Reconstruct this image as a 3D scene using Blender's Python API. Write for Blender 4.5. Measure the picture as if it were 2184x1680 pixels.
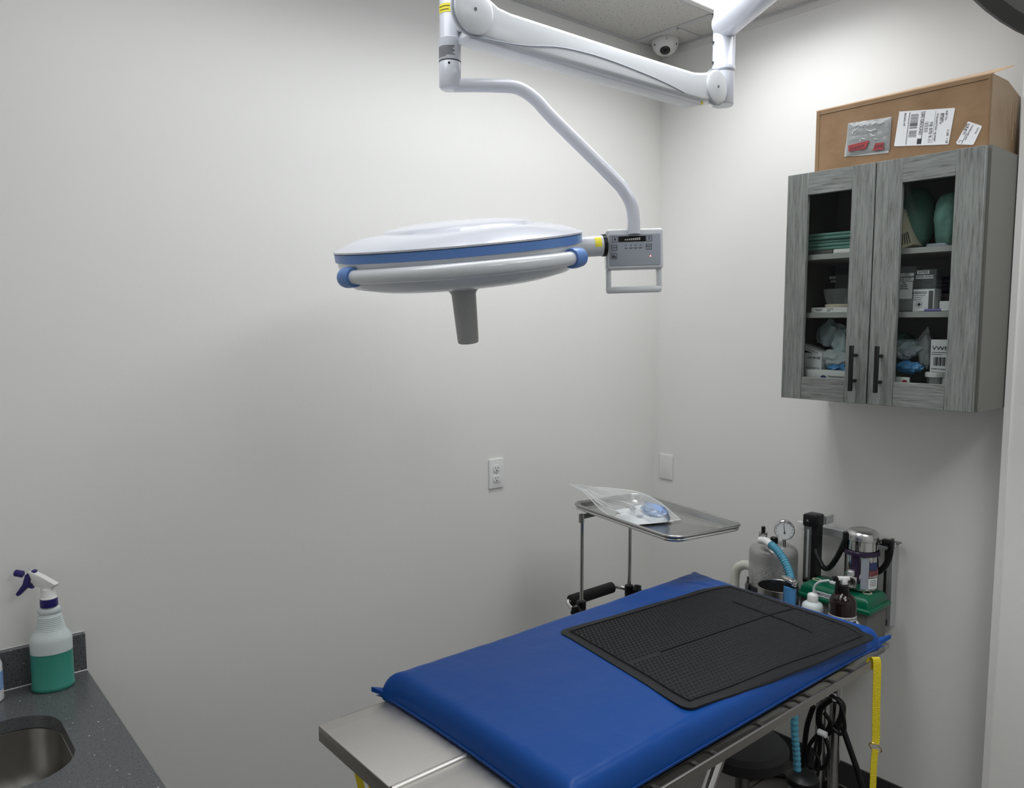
import bpy, bmesh, math, random
from mathutils import Vector as V, Matrix, noise
random.seed(7)
for o in list(bpy.data.objects): bpy.data.objects.remove(o)
S = bpy.context.scene
COL = S.collection
# ---------------------------------------------------------------- camera
F_PX, PITCH, TH = 1650.0, math.radians(5.3), math.radians(49.76)
CAM = V((-2.76, -2.25, 1.745))
fh = V((math.cos(TH), math.sin(TH), 0)); RT = V((math.sin(TH), -math.cos(TH), 0)); ZZ = V((0, 0, 1))
FW = fh*math.cos(PITCH) - ZZ*math.sin(PITCH); UP = RT.cross(FW)
cd = bpy.data.cameras.new('camera'); cam = bpy.data.objects.new('camera', cd); COL.objects.link(cam)
cd.sensor_width = 36; cd.lens = F_PX/2184*36; cd.clip_start = .05
cam.matrix_world = Matrix.Translation(CAM) @ Matrix((RT, UP, -FW)).transposed().to_4x4()
S.camera = cam
# ---------------------------------------------------------------- world, exposure
S.view_settings.view_transform = 'Standard'; S.view_settings.look = 'None'
S.view_settings.exposure = -0.25; S.view_settings.gamma = 1.0
W = bpy.data.worlds.new('world'); S.world = W; W.use_nodes = True
W.node_tree.nodes['Background'].inputs[0].default_value = (.8, .85, .9, 1)
W.node_tree.nodes['Background'].inputs[1].default_value = 0.0
TROFFER_W, TROFFER_MAIN, TROFFER_UNSEEN = {'front': 14.6, 'left': 6.6, 'rear': 17.5, 'door': 8.5}, 1.4, 1.4  # left, rear and door feed unseen panels added to fill the room

# ---------------------------------------------------------------- helpers
def _ray(x, y): return FW*F_PX + RT*(x-1092) + UP*(840-y)
def at(x, y, ax, val):                    # where the sight line of a photo pixel meets a plane of the room
    r = _ray(x, y); i = 'xyz'.index(ax); return CAM + r*((val-CAM[i])/r[i])
def dp(x, y, z): return CAM + _ray(x, y)*(z/F_PX)

def mat(name, col, rough=.5, metal=0., spec=.5, bump=None, trans=0., emit=None, alpha=1., coat=0., ior=1.45, sss=0.):
    m = bpy.data.materials.new(name); m.use_nodes = True; nt = m.node_tree; p = nt.nodes['Principled BSDF']
    p.inputs['Base Color'].default_value = (*col, 1); p.inputs['Roughness'].default_value = rough
    p.inputs['Metallic'].default_value = metal; p.inputs['Specular IOR Level'].default_value = spec
    p.inputs['Transmission Weight'].default_value = trans; p.inputs['IOR'].default_value = ior
    p.inputs['Alpha'].default_value = alpha; p.inputs['Coat Weight'].default_value = coat
    if sss: p.inputs['Subsurface Weight'].default_value = sss; p.inputs['Subsurface Radius'].default_value = (.01, .01, .01)
    if emit: p.inputs['Emission Color'].default_value = (*emit[0], 1); p.inputs['Emission Strength'].default_value = emit[1]
    if bump:
        sc, st, det = bump
        tc = nt.nodes.new('ShaderNodeTexCoord'); n = nt.nodes.new('ShaderNodeTexNoise'); b = nt.nodes.new('ShaderNodeBump')
        n.inputs['Scale'].default_value = sc; n.inputs['Detail'].default_value = det
        b.inputs['Strength'].default_value = st; b.inputs['Distance'].default_value = .01
        nt.links.new(tc.outputs['Object'], n.inputs['Vector']); nt.links.new(n.outputs['Fac'], b.inputs['Height'])
        nt.links.new(b.outputs['Normal'], p.inputs['Normal'])
    return m
def N(m, t, **kw):
    n = m.node_tree.nodes.new(t)
    for k, v in kw.items():
        if k in n.inputs: n.inputs[k].default_value = v
        else: setattr(n, k, v)
    return n
def ramp(m, src, stops):
    r = N(m, 'ShaderNodeValToRGB'); e = r.color_ramp.elements
    while len(e) < len(stops): e.new(.5)
    for el, (p, c) in zip(e, stops): el.position = p; el.color = (*c, 1)
    m.node_tree.links.new(src, r.inputs[0]); return r
def L(m, a, b): m.node_tree.links.new(a, b)
def PB(m): return m.node_tree.nodes['Principled BSDF']
def speck(m, base, scale, thr, col2, vec=(1, 1, 1)):
    tc = N(m, 'ShaderNodeTexCoord'); mp = N(m, 'ShaderNodeMapping'); mp.inputs['Scale'].default_value = vec
    n = N(m, 'ShaderNodeTexNoise', Scale=scale, Detail=2.0); L(m, tc.outputs['Object'], mp.inputs[0]); L(m, mp.outputs[0], n.inputs['Vector'])
    return ramp(m, n.outputs['Fac'], [(thr-.03, base), (thr, col2)])

M = {}
M['wall'] = mat('wall_paint', (.775, .77, .745), .55, bump=(45, .04, 2))
M['wall_r'] = M['wall']
M['trim'] = mat('white_trim', (.72, .71, .69), .5)
M['base'] = mat('baseboard_rubber', (.035, .035, .037), .5)
M['tbar'] = mat('ceiling_bar', (.5, .5, .5), .45)
m = M['tile'] = mat('ceiling_tile', (.6, .59, .57), .9, bump=(160, .6, 5))
r = speck(m, (.62, .61, .58), 130, .66, (.26, .25, .23)); L(m, r.outputs[0], PB(m).inputs['Base Color'])
m = M['floor'] = mat('vinyl_plank', (.12, .11, .1), .5)
tc = N(m, 'ShaderNodeTexCoord'); bk = N(m, 'ShaderNodeTexBrick', Scale=1.0, **{'Mortar Size': .004, 'Brick Width': 1.2, 'Row Height': .18, 'Color1': (.13, .12, .11, 1), 'Color2': (.10, .095, .09, 1), 'Mortar': (.02, .02, .02, 1)})
L(m, tc.outputs['Object'], bk.inputs['Vector']); L(m, bk.outputs['Color'], PB(m).inputs['Base Color'])
M['diff'] = mat('lamp_diffuser', (1, 1, 1), .5, emit=((.96, .98, 1.0), TROFFER_MAIN))
M['diff2'] = mat('lamp_diffuser_rear', (1, 1, 1), .5, emit=((.96, .98, 1.0), TROFFER_UNSEEN))
M['white'] = mat('lamp_white', (.58, .60, .66), .22, coat=.3)
M['white2'] = mat('lamp_white_warm', (.62, .645, .67), .25, coat=.3)
M['hgrey'] = mat('handle_grey', (.38, .38, .37), .4)
M['blue'] = mat('blue_band', (.10, .22, .52), .35)
M['panelg'] = mat('panel_grey', (.32, .35, .40), .4)
M['black'] = mat('black_plastic', (.008, .008, .009), .35, spec=.3)
M['blackm'] = mat('black_matte', (.012, .012, .013), .75)
M['ink'] = mat('print_ink', (.03, .03, .035), .6)
M['yellow'] = mat('yellow_sticker', (.85, .75, .05), .5)
M['red'] = mat('red_light', (.9, .2, .2), .5, emit=((1, .35, .3), 2.0))
M['redink'] = mat('red_ink', (.30, .03, .035), .5)
M['paper'] = mat('label_paper', (.72, .73, .74), .6)
M['plastic'] = mat('white_plastic', (.74, .74, .73), .35)
M['dark'] = mat('dark_grey_shell', (.10, .10, .095), .6)
m = M['card'] = mat('cardboard', (.42, .27, .14), .8, bump=(30, .15, 4))
tc = N(m, 'ShaderNodeTexCoord'); n = N(m, 'ShaderNodeTexNoise', Scale=9.0, Detail=6.0); L(m, tc.outputs['Object'], n.inputs['Vector'])
r = ramp(m, n.outputs['Fac'], [(.3, (.21, .125, .062)), (.7, (.28, .175, .095))]); L(m, r.outputs[0], PB(m).inputs['Base Color'])
M['cardin'] = mat('cardboard_flap', (.50, .36, .24), .8)
M['scuff'] = mat('cardboard_scuff', (.32, .23, .16), .8)
M['cardend'] = mat('cardboard_tape', (.20, .135, .075), .4)
def wood(name, vec):
    m = mat(name, (.3, .3, .28), .55)
    tc = N(m, 'ShaderNodeTexCoord'); mp = N(m, 'ShaderNodeMapping'); mp.inputs['Scale'].default_value = vec
    n = N(m, 'ShaderNodeTexNoise', Scale=1.0, Detail=6.0, Roughness=.65); L(m, tc.outputs['Object'], mp.inputs[0]); L(m, mp.outputs[0], n.inputs['Vector'])
    r = ramp(m, n.outputs['Fac'], [(.30, (.075, .078, .070)), (.46, (.155, .165, .155)), (.62, (.205, .218, .205)), (.8, (.26, .27, .255))])
    L(m, r.outputs[0], PB(m).inputs['Base Color'])
    b = N(m, 'ShaderNodeBump', Strength=.2, Distance=.002); L(m, n.outputs['Fac'], b.inputs['Height']); L(m, b.outputs[0], PB(m).inputs['Normal'])
    return m
M['woodv'] = wood('grey_oak_upright', (200, 200, 12)); M['woodh'] = wood('grey_oak_rail', (200, 12, 200))
M['woodside'] = mat('grey_side_panel', (.125, .125, .112), .55)
M['cabin'] = mat('cabinet_inside', (.17, .17, .165), .7)
M['shelf'] = mat('shelf_edge', (.34, .34, .33), .6)
def clear(name, tint, fac, rough=.03, mixc=None, mixf=0.):
    m = bpy.data.materials.new(name); m.use_nodes = True; nt = m.node_tree; nt.nodes.remove(nt.nodes['Principled BSDF'])
    out = nt.nodes['Material Output']; t = N(m, 'ShaderNodeBsdfTransparent'); t.inputs[0].default_value = (*tint, 1)
    g = N(m, 'ShaderNodeBsdfGlossy'); g.inputs['Roughness'].default_value = rough
    mx = N(m, 'ShaderNodeMixShader'); lw = N(m, 'ShaderNodeLayerWeight', Blend=fac); L(m, lw.outputs['Fresnel'], mx.inputs[0])
    L(m, t.outputs[0], mx.inputs[1]); L(m, g.outputs[0], mx.inputs[2]); last = mx
    if mixc:
        d = N(m, 'ShaderNodeBsdfDiffuse'); d.inputs[0].default_value = (*mixc, 1); m2 = N(m, 'ShaderNodeMixShader'); m2.inputs[0].default_value = mixf
        L(m, mx.outputs[0], m2.inputs[1]); L(m, d.outputs[0], m2.inputs[2]); last = m2
    L(m, last.outputs[0], out.inputs[0]); return m
M['glass'] = clear('pane_glass', (.93, .95, .94), .12)
M['film'] = clear('plastic_film', (.96, .97, .97), .35, .10, (.85, .88, .88), .2)
M['window'] = clear('window_film', (.97, .98, .98), .25, .08, (.85, .88, .9), .05)
M['film2'] = clear('milky_film', (.9, .92, .92), .2, .2, (.82, .85, .86), .45)
M['clearbox'] = clear('clear_box', (.92, .93, .93), .25, .08, (.5, .52, .52), .16)
def steel(name, col, rough, sc=(4, 200, 4)):
    m = mat(name, col, rough, 1.0)
    tc = N(m, 'ShaderNodeTexCoord'); mp = N(m, 'ShaderNodeMapping'); mp.inputs['Scale'].default_value = sc
    n = N(m, 'ShaderNodeTexNoise', Scale=1.0, Detail=3.0); L(m, tc.outputs['Object'], mp.inputs[0]); L(m, mp.outputs[0], n.inputs['Vector'])
    r = N(m, 'ShaderNodeMapRange'); r.inputs['To Min'].default_value = rough*.75; r.inputs['To Max'].default_value = rough*1.3
    L(m, n.outputs['Fac'], r.inputs[0]); L(m, r.outputs[0], PB(m).inputs['Roughness']); return m
M['steel'] = steel('brushed_steel', (.58, .56, .53), .42)
M['steel2'] = mat('tray_steel', (.46, .46, .45), .27, 1.0)
M['chrome'] = mat('chrome', (.62, .62, .62), .12, 1.0)
M['satin'] = mat('satin_metal', (.6, .6, .6), .25, 1.0)
M['darksteel'] = mat('dark_steel', (.22, .22, .21), .3, 1.0)
M['alu'] = mat('aluminium', (.62, .63, .64), .45, .7)
m = M['pad'] = mat('blue_vinyl', (.006, .055, .245), .34, spec=.18, bump=(14, .25, 3))
m = M['mat'] = mat('black_rubber', (.014, .0145, .016), .5, spec=.22)
M['strap'] = mat('yellow_strap', (.72, .58, .02), .7, bump=(300, .3, 1))
M['brass'] = mat('brass_ring', (.6, .45, .2), .3, 1.0)
m = M['quartz'] = mat('grey_quartz', (.10, .105, .11), .22)
r1 = speck(m, (.105, .11, .115), 330, .64, (.03, .03, .033)); r2 = speck(m, (0, 0, 0), 130, .76, (.8, .8, .8), (1, 1, 1))
ad = N(m, 'ShaderNodeMix', data_type='RGBA', blend_type='ADD'); ad.inputs[0].default_value = 1
L(m, r1.outputs[0], ad.inputs[6]); L(m, r2.outputs[0], ad.inputs[7]); L(m, ad.outputs[2], PB(m).inputs['Base Color'])
M['rail'] = mat('rail_steel', (.26, .245, .225), .4, .85)
M['basin'] = steel('basin_steel', (.36, .35, .33), .3, (30, 30, 30))
M['btl'] = mat('milky_bottle', (.60, .66, .66), .35, sss=.0)
M['liq'] = mat('green_liquid', (.045, .27, .21), .3)
M['navy'] = mat('navy_plastic', (.018, .012, .13), .35)
M['tgreen'] = mat('green_cloth', (.085, .19, .155), .85, bump=(90, .3, 3))
M['tgreen2'] = mat('green_cloth_pale', (.13, .26, .22), .85, bump=(60, .3, 3))
M['cream'] = mat('cream_card', (.55, .50, .38), .7)
M['purple'] = mat('purple_wrap', (.03, .018, .045), .22)
M['crumple'] = mat('crumpled_pouch', (.42, .50, .52), .35)
M['bluebag'] = mat('blue_bag', (.08, .27, .55), .2)
M['violet'] = mat('violet_pen', (.16, .14, .38), .4)
M['bluepad'] = mat('light_blue_gauze', (.26, .42, .74), .6, bump=(120, .5, 3))
M['gpaper'] = mat('white_pouch', (.80, .82, .83), .5)
M['tgbox'] = mat('toolbox_green', (.0, .11, .055), .3)
M['tgrey'] = mat('toolbox_grey', (.13, .13, .12), .5)
M['amber'] = mat('dark_brown_bottle', (.012, .006, .005), .12)
m = M['canister'] = mat('canister_shell', (.48, .48, .47), .28, .35)
r = speck(m, (.56, .56, .55), 330, .55, (.26, .26, .25)); 
tc = N(m, 'ShaderNodeTexCoord'); sx = N(m, 'ShaderNodeSeparateXYZ'); L(m, tc.outputs['Object'], sx.inputs[0])
mm = N(m, 'ShaderNodeMapRange'); mm.inputs['From Min'].default_value = .175; mm.inputs['From Max'].default_value = .155; L(m, sx.outputs[2], mm.inputs[0])
mx = N(m, 'ShaderNodeMix', data_type='RGBA'); mx.inputs[6].default_value = (.36, .36, .35, 1); L(m, mm.outputs[0], mx.inputs[0]); L(m, r.outputs[0], mx.inputs[7]); L(m, mx.outputs[2], PB(m).inputs['Base Color'])
M['hoseblue'] = mat('blue_hose', (.08, .30, .42), .4)
M['hosewhite'] = mat('white_hose', (.62, .62, .55), .5)
M['lens'] = mat('camera_lens', (.015, .015, .018), .1)
M['navyink'] = mat('navy_ink', (.04, .05, .14), .6)

def fr(o, r, u):                           # frame: origin, right, up -> matrix
    r = V(r).normalized(); u = V(u); n = r.cross(u).normalized(); u = n.cross(r)
    return Matrix.Translation(V(o)) @ Matrix((r, u, n)).transposed().to_4x4()

class B:
    def __init__(s): s.bm = bmesh.new(); s.mi = 0; s.T = Matrix()
    def _fin(s, vs, fs, smooth):
        for v in vs: v.co = s.T @ v.co
        for f in fs: f.material_index = s.mi; f.smooth = smooth
    def faces(s, pts, fcs, smooth=False):
        vs = [s.bm.verts.new(V(p)) for p in pts]; fs = []
        for f in fcs:
            try: fs.append(s.bm.faces.new([vs[i] for i in f]))
            except ValueError: pass
        s._fin(vs, fs, smooth); return s
    def box(s, a, b, bev=0., seg=2):
        a, b = V(a), V(b); lo = V([min(a[i], b[i]) for i in range(3)]); hi = V([max(a[i], b[i]) for i in range(3)])
        t = bmesh.new(); bmesh.ops.create_cube(t, size=1)
        for v in t.verts: v.co = V([(lo[i]+hi[i])/2 + v.co[i]*(hi[i]-lo[i]) for i in range(3)])
        if bev: bmesh.ops.bevel(t, geom=t.edges[:], offset=bev, segments=seg, affect='EDGES', profile=.5)
        s.merge(t, bool(bev)); return s
    def merge(s, t, smooth=True):
        t.verts.ensure_lookup_table(); mp = {v: s.bm.verts.new(v.co) for v in t.verts}; fs = []
        for f in t.faces:
            try: fs.append(s.bm.faces.new([mp[v] for v in f.verts]))
            except ValueError: pass
        s._fin(mp.values(), fs, smooth); t.free()
    def tube(s, pts, r, n=14, cap=True, closed=False, smooth=True, rr=None):
        pts = [V(p) for p in pts]; k = len(pts); rings = []; vs = []
        up = None
        for i, p in enumerate(pts):
            if closed: d = pts[(i+1) % k]-pts[i-1]
            else: d = pts[min(i+1, k-1)]-pts[max(i-1, 0)]
            d.normalize()
            if up is None: up = d.orthogonal().normalized()
            up = (up - d*up.dot(d)).normalized(); sd = d.cross(up)
            R_ = rr[i] if rr else r
            ring = [s.bm.verts.new(p + (up*math.cos(a)+sd*math.sin(a))*R_) for a in [2*math.pi*j/n for j in range(n)]]
            rings.append(ring); vs += ring
        fs = []
        for i in range(k if closed else k-1):
            a, b = rings[i], rings[(i+1) % k]
            for j in range(n): fs.append(s.bm.faces.new((a[j], a[(j+1) % n], b[(j+1) % n], b[j])))
        s._fin([], fs, smooth)
        if cap and not closed:
            c = [s.bm.faces.new(rings[0][::-1]), s.bm.faces.new(rings[-1])]; s._fin([], c, False)
        for v in vs: v.co = s.T @ v.co
        return s
    def lathe(s, prof, M_=Matrix(), n=32, smooth=True, sx=1., sy=1., a0=0., a1=2*math.pi):
        full = abs(a1-a0-2*math.pi) < 1e-6; rings = []; vs = []; cnt = n if full else n+1
        for (r, z) in prof:
            if r < 1e-6: v = s.bm.verts.new(M_ @ V((0, 0, z))); rings.append([v]); vs.append(v)
            else:
                ring = [s.bm.verts.new(M_ @ V((r*sx*math.cos(a0+(a1-a0)*j/n), r*sy*math.sin(a0+(a1-a0)*j/n), z))) for j in range(cnt)]
                rings.append(ring); vs += ring
        fs = []
        for i in range(len(rings)-1):
            a, b = rings[i], rings[i+1]
            for j in range(n):
                k = (j+1) % n if full else j+1
                if len(a) == 1 and len(b) == 1: continue
                if len(a) == 1: fs.append(s.bm.faces.new((a[0], b[k], b[j])))
                elif len(b) == 1: fs.append(s.bm.faces.new((a[j], a[k], b[0])))
                else: fs.append(s.bm.faces.new((a[j], a[k], b[k], b[j])))
        s._fin([], fs, smooth)
        for v in vs: v.co = s.T @ v.co
        return s
    def cyl(s, a, b, r, n=24, bev=0.):
        a, b = V(a), V(b); d = b-a; q = d.to_track_quat('Z', 'Y').to_matrix().to_4x4(); h = d.length
        pr = [(0, 0), (r-bev, 0), (r, bev), (r, h-bev), (r-bev, h), (0, h)] if bev else [(0, 0), (r, 0), (r, 0), (r, h), (r, h), (0, h)]
        return s.lathe(pr, Matrix.Translation(a) @ q, n)
    def prism(s, poly, M_, d, bev=0.):     # poly in the frame's xy, extruded along its z by d
        t = bmesh.new(); f = t.faces.new([t.verts.new(V((x, y, 0))) for x, y in poly])
        e = bmesh.ops.extrude_face_region(t, geom=[f]); 
        for v in [g for g in e['geom'] if isinstance(g, bmesh.types.BMVert)]: v.co.z += d
        bmesh.ops.recalc_face_normals(t, faces=t.faces[:])
        if bev: bmesh.ops.bevel(t, geom=[e for e in t.edges if abs(e.verts[0].co.z-e.verts[1].co.z) < 1e-7], offset=bev, segments=3, affect='EDGES', profile=.5)
        bmesh.ops.transform(t, matrix=M_, verts=t.verts[:]); s.merge(t, bool(bev)); return s
    def blob(s, c, sz, amp=.25, fr_=3., sub=4, seed=0, smooth=False, rot=0.):
        t = bmesh.new(); bmesh.ops.create_icosphere(t, subdivisions=sub, radius=1); R_ = Matrix.Rotation(rot, 3, 'Z')
        for v in t.verts:
            n = v.co.normalized(); k = 1+amp*noise.noise(n*fr_+V((seed, seed*2, 0)))*2+amp*.4*noise.noise(n*fr_*3+V((seed, 0, 9)))
            v.co = V(c) + R_ @ V((n.x*k*sz[0], n.y*k*sz[1], n.z*k*sz[2]))
        s.merge(t, smooth); return s
    def build(s, name, mats, parent=None, angle=None):
        me = bpy.data.meshes.new(name); bmesh.ops.recalc_face_normals(s.bm, faces=s.bm.faces[:]); s.bm.to_mesh(me); s.bm.free()
        for m_ in (mats if isinstance(mats, (list, tuple)) else [mats]): me.materials.append(M[m_] if isinstance(m_, str) else m_)
        o = bpy.data.objects.new(name, me); COL.objects.link(o)
        me.set_sharp_from_angle(angle=math.radians(angle or 40))
        root = parent
        while root and root.parent: root = root.parent
        if root: me.transform(Matrix.Translation(-root.location)); o.parent = parent
        else:
            cs = [v.co for v in me.vertices]; c = V([(min(q[i] for q in cs)+max(q[i] for q in cs))/2 for i in range(3)]); c.z = min(q.z for q in cs)
            me.transform(Matrix.Translation(-c)); o.location = c
        return o
def tag(o, label=None, cat=None, group=None, kind=None):
    for k, v in (('label', label), ('category', cat), ('group', group), ('kind', kind)):
        if v: o[k] = v
    return o
def thing(name, loc, label, cat, group=None):
    o = bpy.data.objects.new(name, None); COL.objects.link(o); o.location = loc; o.empty_display_size = .05; return tag(o, label, cat, group)
def text(s_, size, T, m_='ink', parent=None, name='lettering', sx=1., align='CENTER', off=.0006):
    cu = bpy.data.curves.new('t', 'FONT'); cu.body = s_; cu.size = size; cu.align_x = align; cu.align_y = 'CENTER'; cu.extrude = .0001; cu.offset = size*.012
    to = bpy.data.objects.new('t', cu); COL.objects.link(to); bpy.context.view_layer.update()
    me = bpy.data.meshes.new_from_object(to.evaluated_get(bpy.context.evaluated_depsgraph_get())); bpy.data.objects.remove(to); bpy.data.curves.remove(cu)
    me.materials.clear(); me.materials.append(M[m_]); root = parent
    while root.parent: root = root.parent
    me.transform(Matrix.Translation(-root.location) @ T @ Matrix.Translation((0, 0, off)) @ Matrix.Diagonal((sx, 1, 1, 1)))
    me.name = name; o = bpy.data.objects.new(name, me); COL.objects.link(o); o.parent = parent; return o
def smoothpath(pts, k=6, closed=False):    # Catmull-Rom
    P = [V(p) for p in pts]; out = []; n = len(P)
    for i in range(n if closed else n-1):
        a, b, c, d = (P[(i-1) % n], P[i], P[(i+1) % n], P[(i+2) % n]) if closed else (P[max(i-1, 0)], P[i], P[i+1], P[min(i+2, n-1)])
        for j in range(k):
            t = j/k; out.append(.5*((2*b)+(c-a)*t+(2*a-5*b+4*c-d)*t*t+(3*b-a-3*c+d)*t**3))
    if not closed: out.append(P[-1])
    return out
def rrect(w, h, r, n=6, cx=0, cy=0):
    out = []
    for k, (x, y) in enumerate(((w/2-r, h/2-r), (-w/2+r, h/2-r), (-w/2+r, -h/2+r), (w/2-r, -h/2+r))):
        for j in range(n+1): a = math.pi/2*(k+j/n); out.append((cx+x+r*math.cos(a), cy+y+r*math.sin(a)))
    return out
YR = V((0, -1, 0)); XR = V((1, 0, 0))      # "right" on the right wall / on the back wall

# ---------------------------------------------------------------- the room
CZ = 2.92; XL = -2.985; YF = -3.6
st = lambda o: tag(o, kind='structure')
st(B().box((XL-.1, 0, -.1), (.1, .1, CZ+.2)).build('wall_back', 'wall'))
st(B().box((0, 0, -.1), (.1, -1.437, CZ+.2)).box((-.1, -1.437, -.1), (.1, YF, CZ+.2)).build('wall_right', 'wall'))
st(B().box((XL-.1, .0, -.1), (XL, YF, CZ+.2)).build('wall_left', 'wall'))
st(B().box((XL-.1, YF-.1, -.1), (.1, YF, CZ+.2)).build('wall_front', 'wall'))
st(B().box((XL-.1, YF-.1, -.1), (.1, .1, 0)).build('floor', 'floor'))
st(B().box((XL-.1, YF-.1, CZ), (.1, .1, CZ+.1)).build('ceiling', 'tile'))
# suspended ceiling bars
def bars(): 
    k = 0
    specs = [((-.193, 0), (-.169, YF))] + [((XL, y-.012), (0, y+.012)) for y in (-.405, -1.625, -2.845)] + [((x-.012, -.405), (x+.012, YF)) for x in (-.80, -1.41, -2.02, -2.63)] + [((-.181, -.226), (0, -.219))]
    for (a, b) in specs:
        k += 1; st(B().box((a[0], a[1], CZ-.004), (b[0], b[1], CZ+.001)).build('trim_%d' % k, 'tbar'))
    for a, b in (((XL, -.02), (0, 0)), ((-.02, -.0), (0, -1.437)), ((-.12, -1.437), (-.1, YF))):
        k += 1; st(B().box((a[0], a[1], CZ-.006), (b[0], b[1], CZ+.001)).build('trim_%d' % k, 'tbar'))
    k += 1; st(B().box((-.006, -.01, CZ-.03), (0, -1.43, CZ-.006)).build('trim_%d' % k, 'trim'))
    k += 1; st(B().box((-.106, -1.431, 0), (-.099, -1.449, CZ-.01)).build('trim_%d' % k, 'trim'))
bars()
st(B().box((0, 0, 0), (-.008, -1.437, .09)).build('baseboard_right', 'base'))
st(B().box((-.008, -.0, 0), (XL, -.008, .09)).build('baseboard_back', 'base'))
st(B().box((-.1, -1.43, 0), (-.108, YF, .09)).build('baseboard_side', 'base'))

def troffer(x0, x1, y0, y1, dm, label, which):
    t = thing('ceiling_light', ((x0+x1)/2, (y0+y1)/2, CZ-.012), label, 'ceiling light')
    b = B()
    for a, c in (((x0, y0), (x1, y0-.02)), ((x0, y1+.02), (x1, y1)), ((x0, y0-.02), (x0-.02, y1+.02)), ((x1+.02, y0-.02), (x1, y1+.02))): b.box((a[0], a[1], CZ-.014), (c[0], c[1], CZ-.001))
    b.build('frame', 'trim', t)
    B().box((x0-.02, y0-.02, CZ-.010), (x1+.02, y1+.02, CZ-.004)).build('diffuser', dm, t)
    la = bpy.data.lights.new('tube_light', 'AREA'); la.shape = 'RECTANGLE'; la.size = abs(x1-x0)-.05; la.size_y = abs(y1-y0)-.05; la.energy = TROFFER_W[which]; la.color = (.965, .98, 1.0); la.spread = math.radians(150)
    lo = bpy.data.objects.new('tube_light', la); COL.objects.link(lo); lo.parent = t; lo.location = (0, 0, 0)
troffer(-.193, -1.398, -.417, -1.014, 'diff', 'bright square-edged ceiling light panel beside the surgical lamp arm', 'front')
troffer(-1.432, -2.62, -.417, -1.014, 'diff2', 'ceiling light panel above the sink counter', 'left')  # out of view, added to brighten the left of the back wall
troffer(-.215, -1.38, -1.64, -2.22, 'diff2', 'ceiling light panel nearest the side wall jog', 'door')  # unseen fill panel added on the jog side
troffer(-.82, -2.0, -2.25, -2.83, 'diff2', 'ceiling light panel above and behind the camera', 'rear')  # added out of view to lift the walls and soften the lamp head's shadow

# ---------------------------------------------------------------- outlet, blank plate, dome camera
o = at(1057, 1009, 'y', 0); t = thing('wall_outlet', (o.x, 0, o.z), 'white duplex electrical outlet on the long back wall', 'electrical outlet')
T = fr((o.x, 0, o.z), XR, ZZ)
B().prism(rrect(.070, .114, .004), T, .006, .0025).build('cover_plate', 'plastic', t)
for dz in (.0195, -.0195):
    p = []
    for x, y in rrect(.034, .028, .011): p.append((x, y+dz))
    f_ = B().prism(p, T @ Matrix.Translation((0, 0, .006)), .002, .0006).build('receptacle', 'plastic', t)
    b = B()
    for dx, h in ((-.0065, .008), (.0065, .0065)): b.prism(rrect(.0022, h, .0008, 2, dx, dz+.003), T @ Matrix.Translation((0, 0, .008)), .0003)
    b.prism(rrect(.005, .005, .0024, 4, 0, dz-.008), T @ Matrix.Translation((0, 0, .008)), .0003); b.build('slots', 'black', f_)
B().prism(rrect(.005, .005, .0024, 4), T @ Matrix.Translation((0, 0, .006)), .001).build('screw', 'alu', t)
o = at(1421.5, 995, 'x', 0); t = thing('blank_wall_plate', (0, o.y, o.z), 'blank white cover plate on the right wall near the corner', 'wall plate')
T = fr((0, o.y, o.z), YR, ZZ); B().prism(rrect(.074, .114, .004), T, .006, .0025).build('cover_plate', 'plastic', t)
for dz in (.045, -.045): B().prism(rrect(.006, .006, .0028, 4, 0, dz), T @ Matrix.Translation((0, 0, .006)), .001).build('screw', 'trim', t)

c = V((-.098, -.098, CZ)); t = thing('security_camera', c, 'white dome security camera on the ceiling in the corner', 'security camera')
B().lathe([(0, 0), (.054, 0), (.056, -.004), (.055, -.018), (.050, -.034), (.040, -.048), (.026, -.057), (0, -.061)], Matrix.Translation(c)).build('dome', 'plastic', t)
dl = CAM-c; dl.z = 0; dl.normalize(); ld = (dl*.75+V((0, 0, -.66))).normalized(); xr = dl.cross(ZZ).normalized()
LM = fr(c+V((0, 0, -.020))+ld*.031, xr, ld.cross(xr))
if (LM.to_3x3() @ V((0, 0, 1))).dot(ld) < 0: LM = fr(c+V((0, 0, -.020))+ld*.031, -xr, ld.cross(xr))
B().lathe([(0, .022), (.012, .020), (.021, .013), (.0255, .003), (.0265, -.004), (.0255, -.010)], LM).build('lens', 'lens', t)
for a, zz_, r_, rr_ in ((-.95, -.026, .0525, .0042), (.1, -.012, .0545, .0022), (1.05, -.026, .0525, .0042)):
    d = Matrix.Rotation(a, 3, 'Z') @ dl; q = c+d*r_+V((0, 0, zz_)); B().cyl(q-d*.003, q+d*.0012, rr_, 12).build('screw', 'dark', t)

# ---------------------------------------------------------------- surgical lamp on its ceiling arm
t = thing('surgical_lamp', (-.83, -1.33, CZ), 'white surgical lamp with blue rim on a jointed ceiling arm over the table', 'surgical lamp')
PR = at(1543, 150, 'y', -.668); PR.z = 0; ZB, ZTP = at(1543, 152, 'y', -.668).z, at(1543, 12, 'y', -.668).z; dU = V((-.51, -.86, 0)).normalized(); ZU = at(1555, 58, 'y', -.668).z
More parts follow.
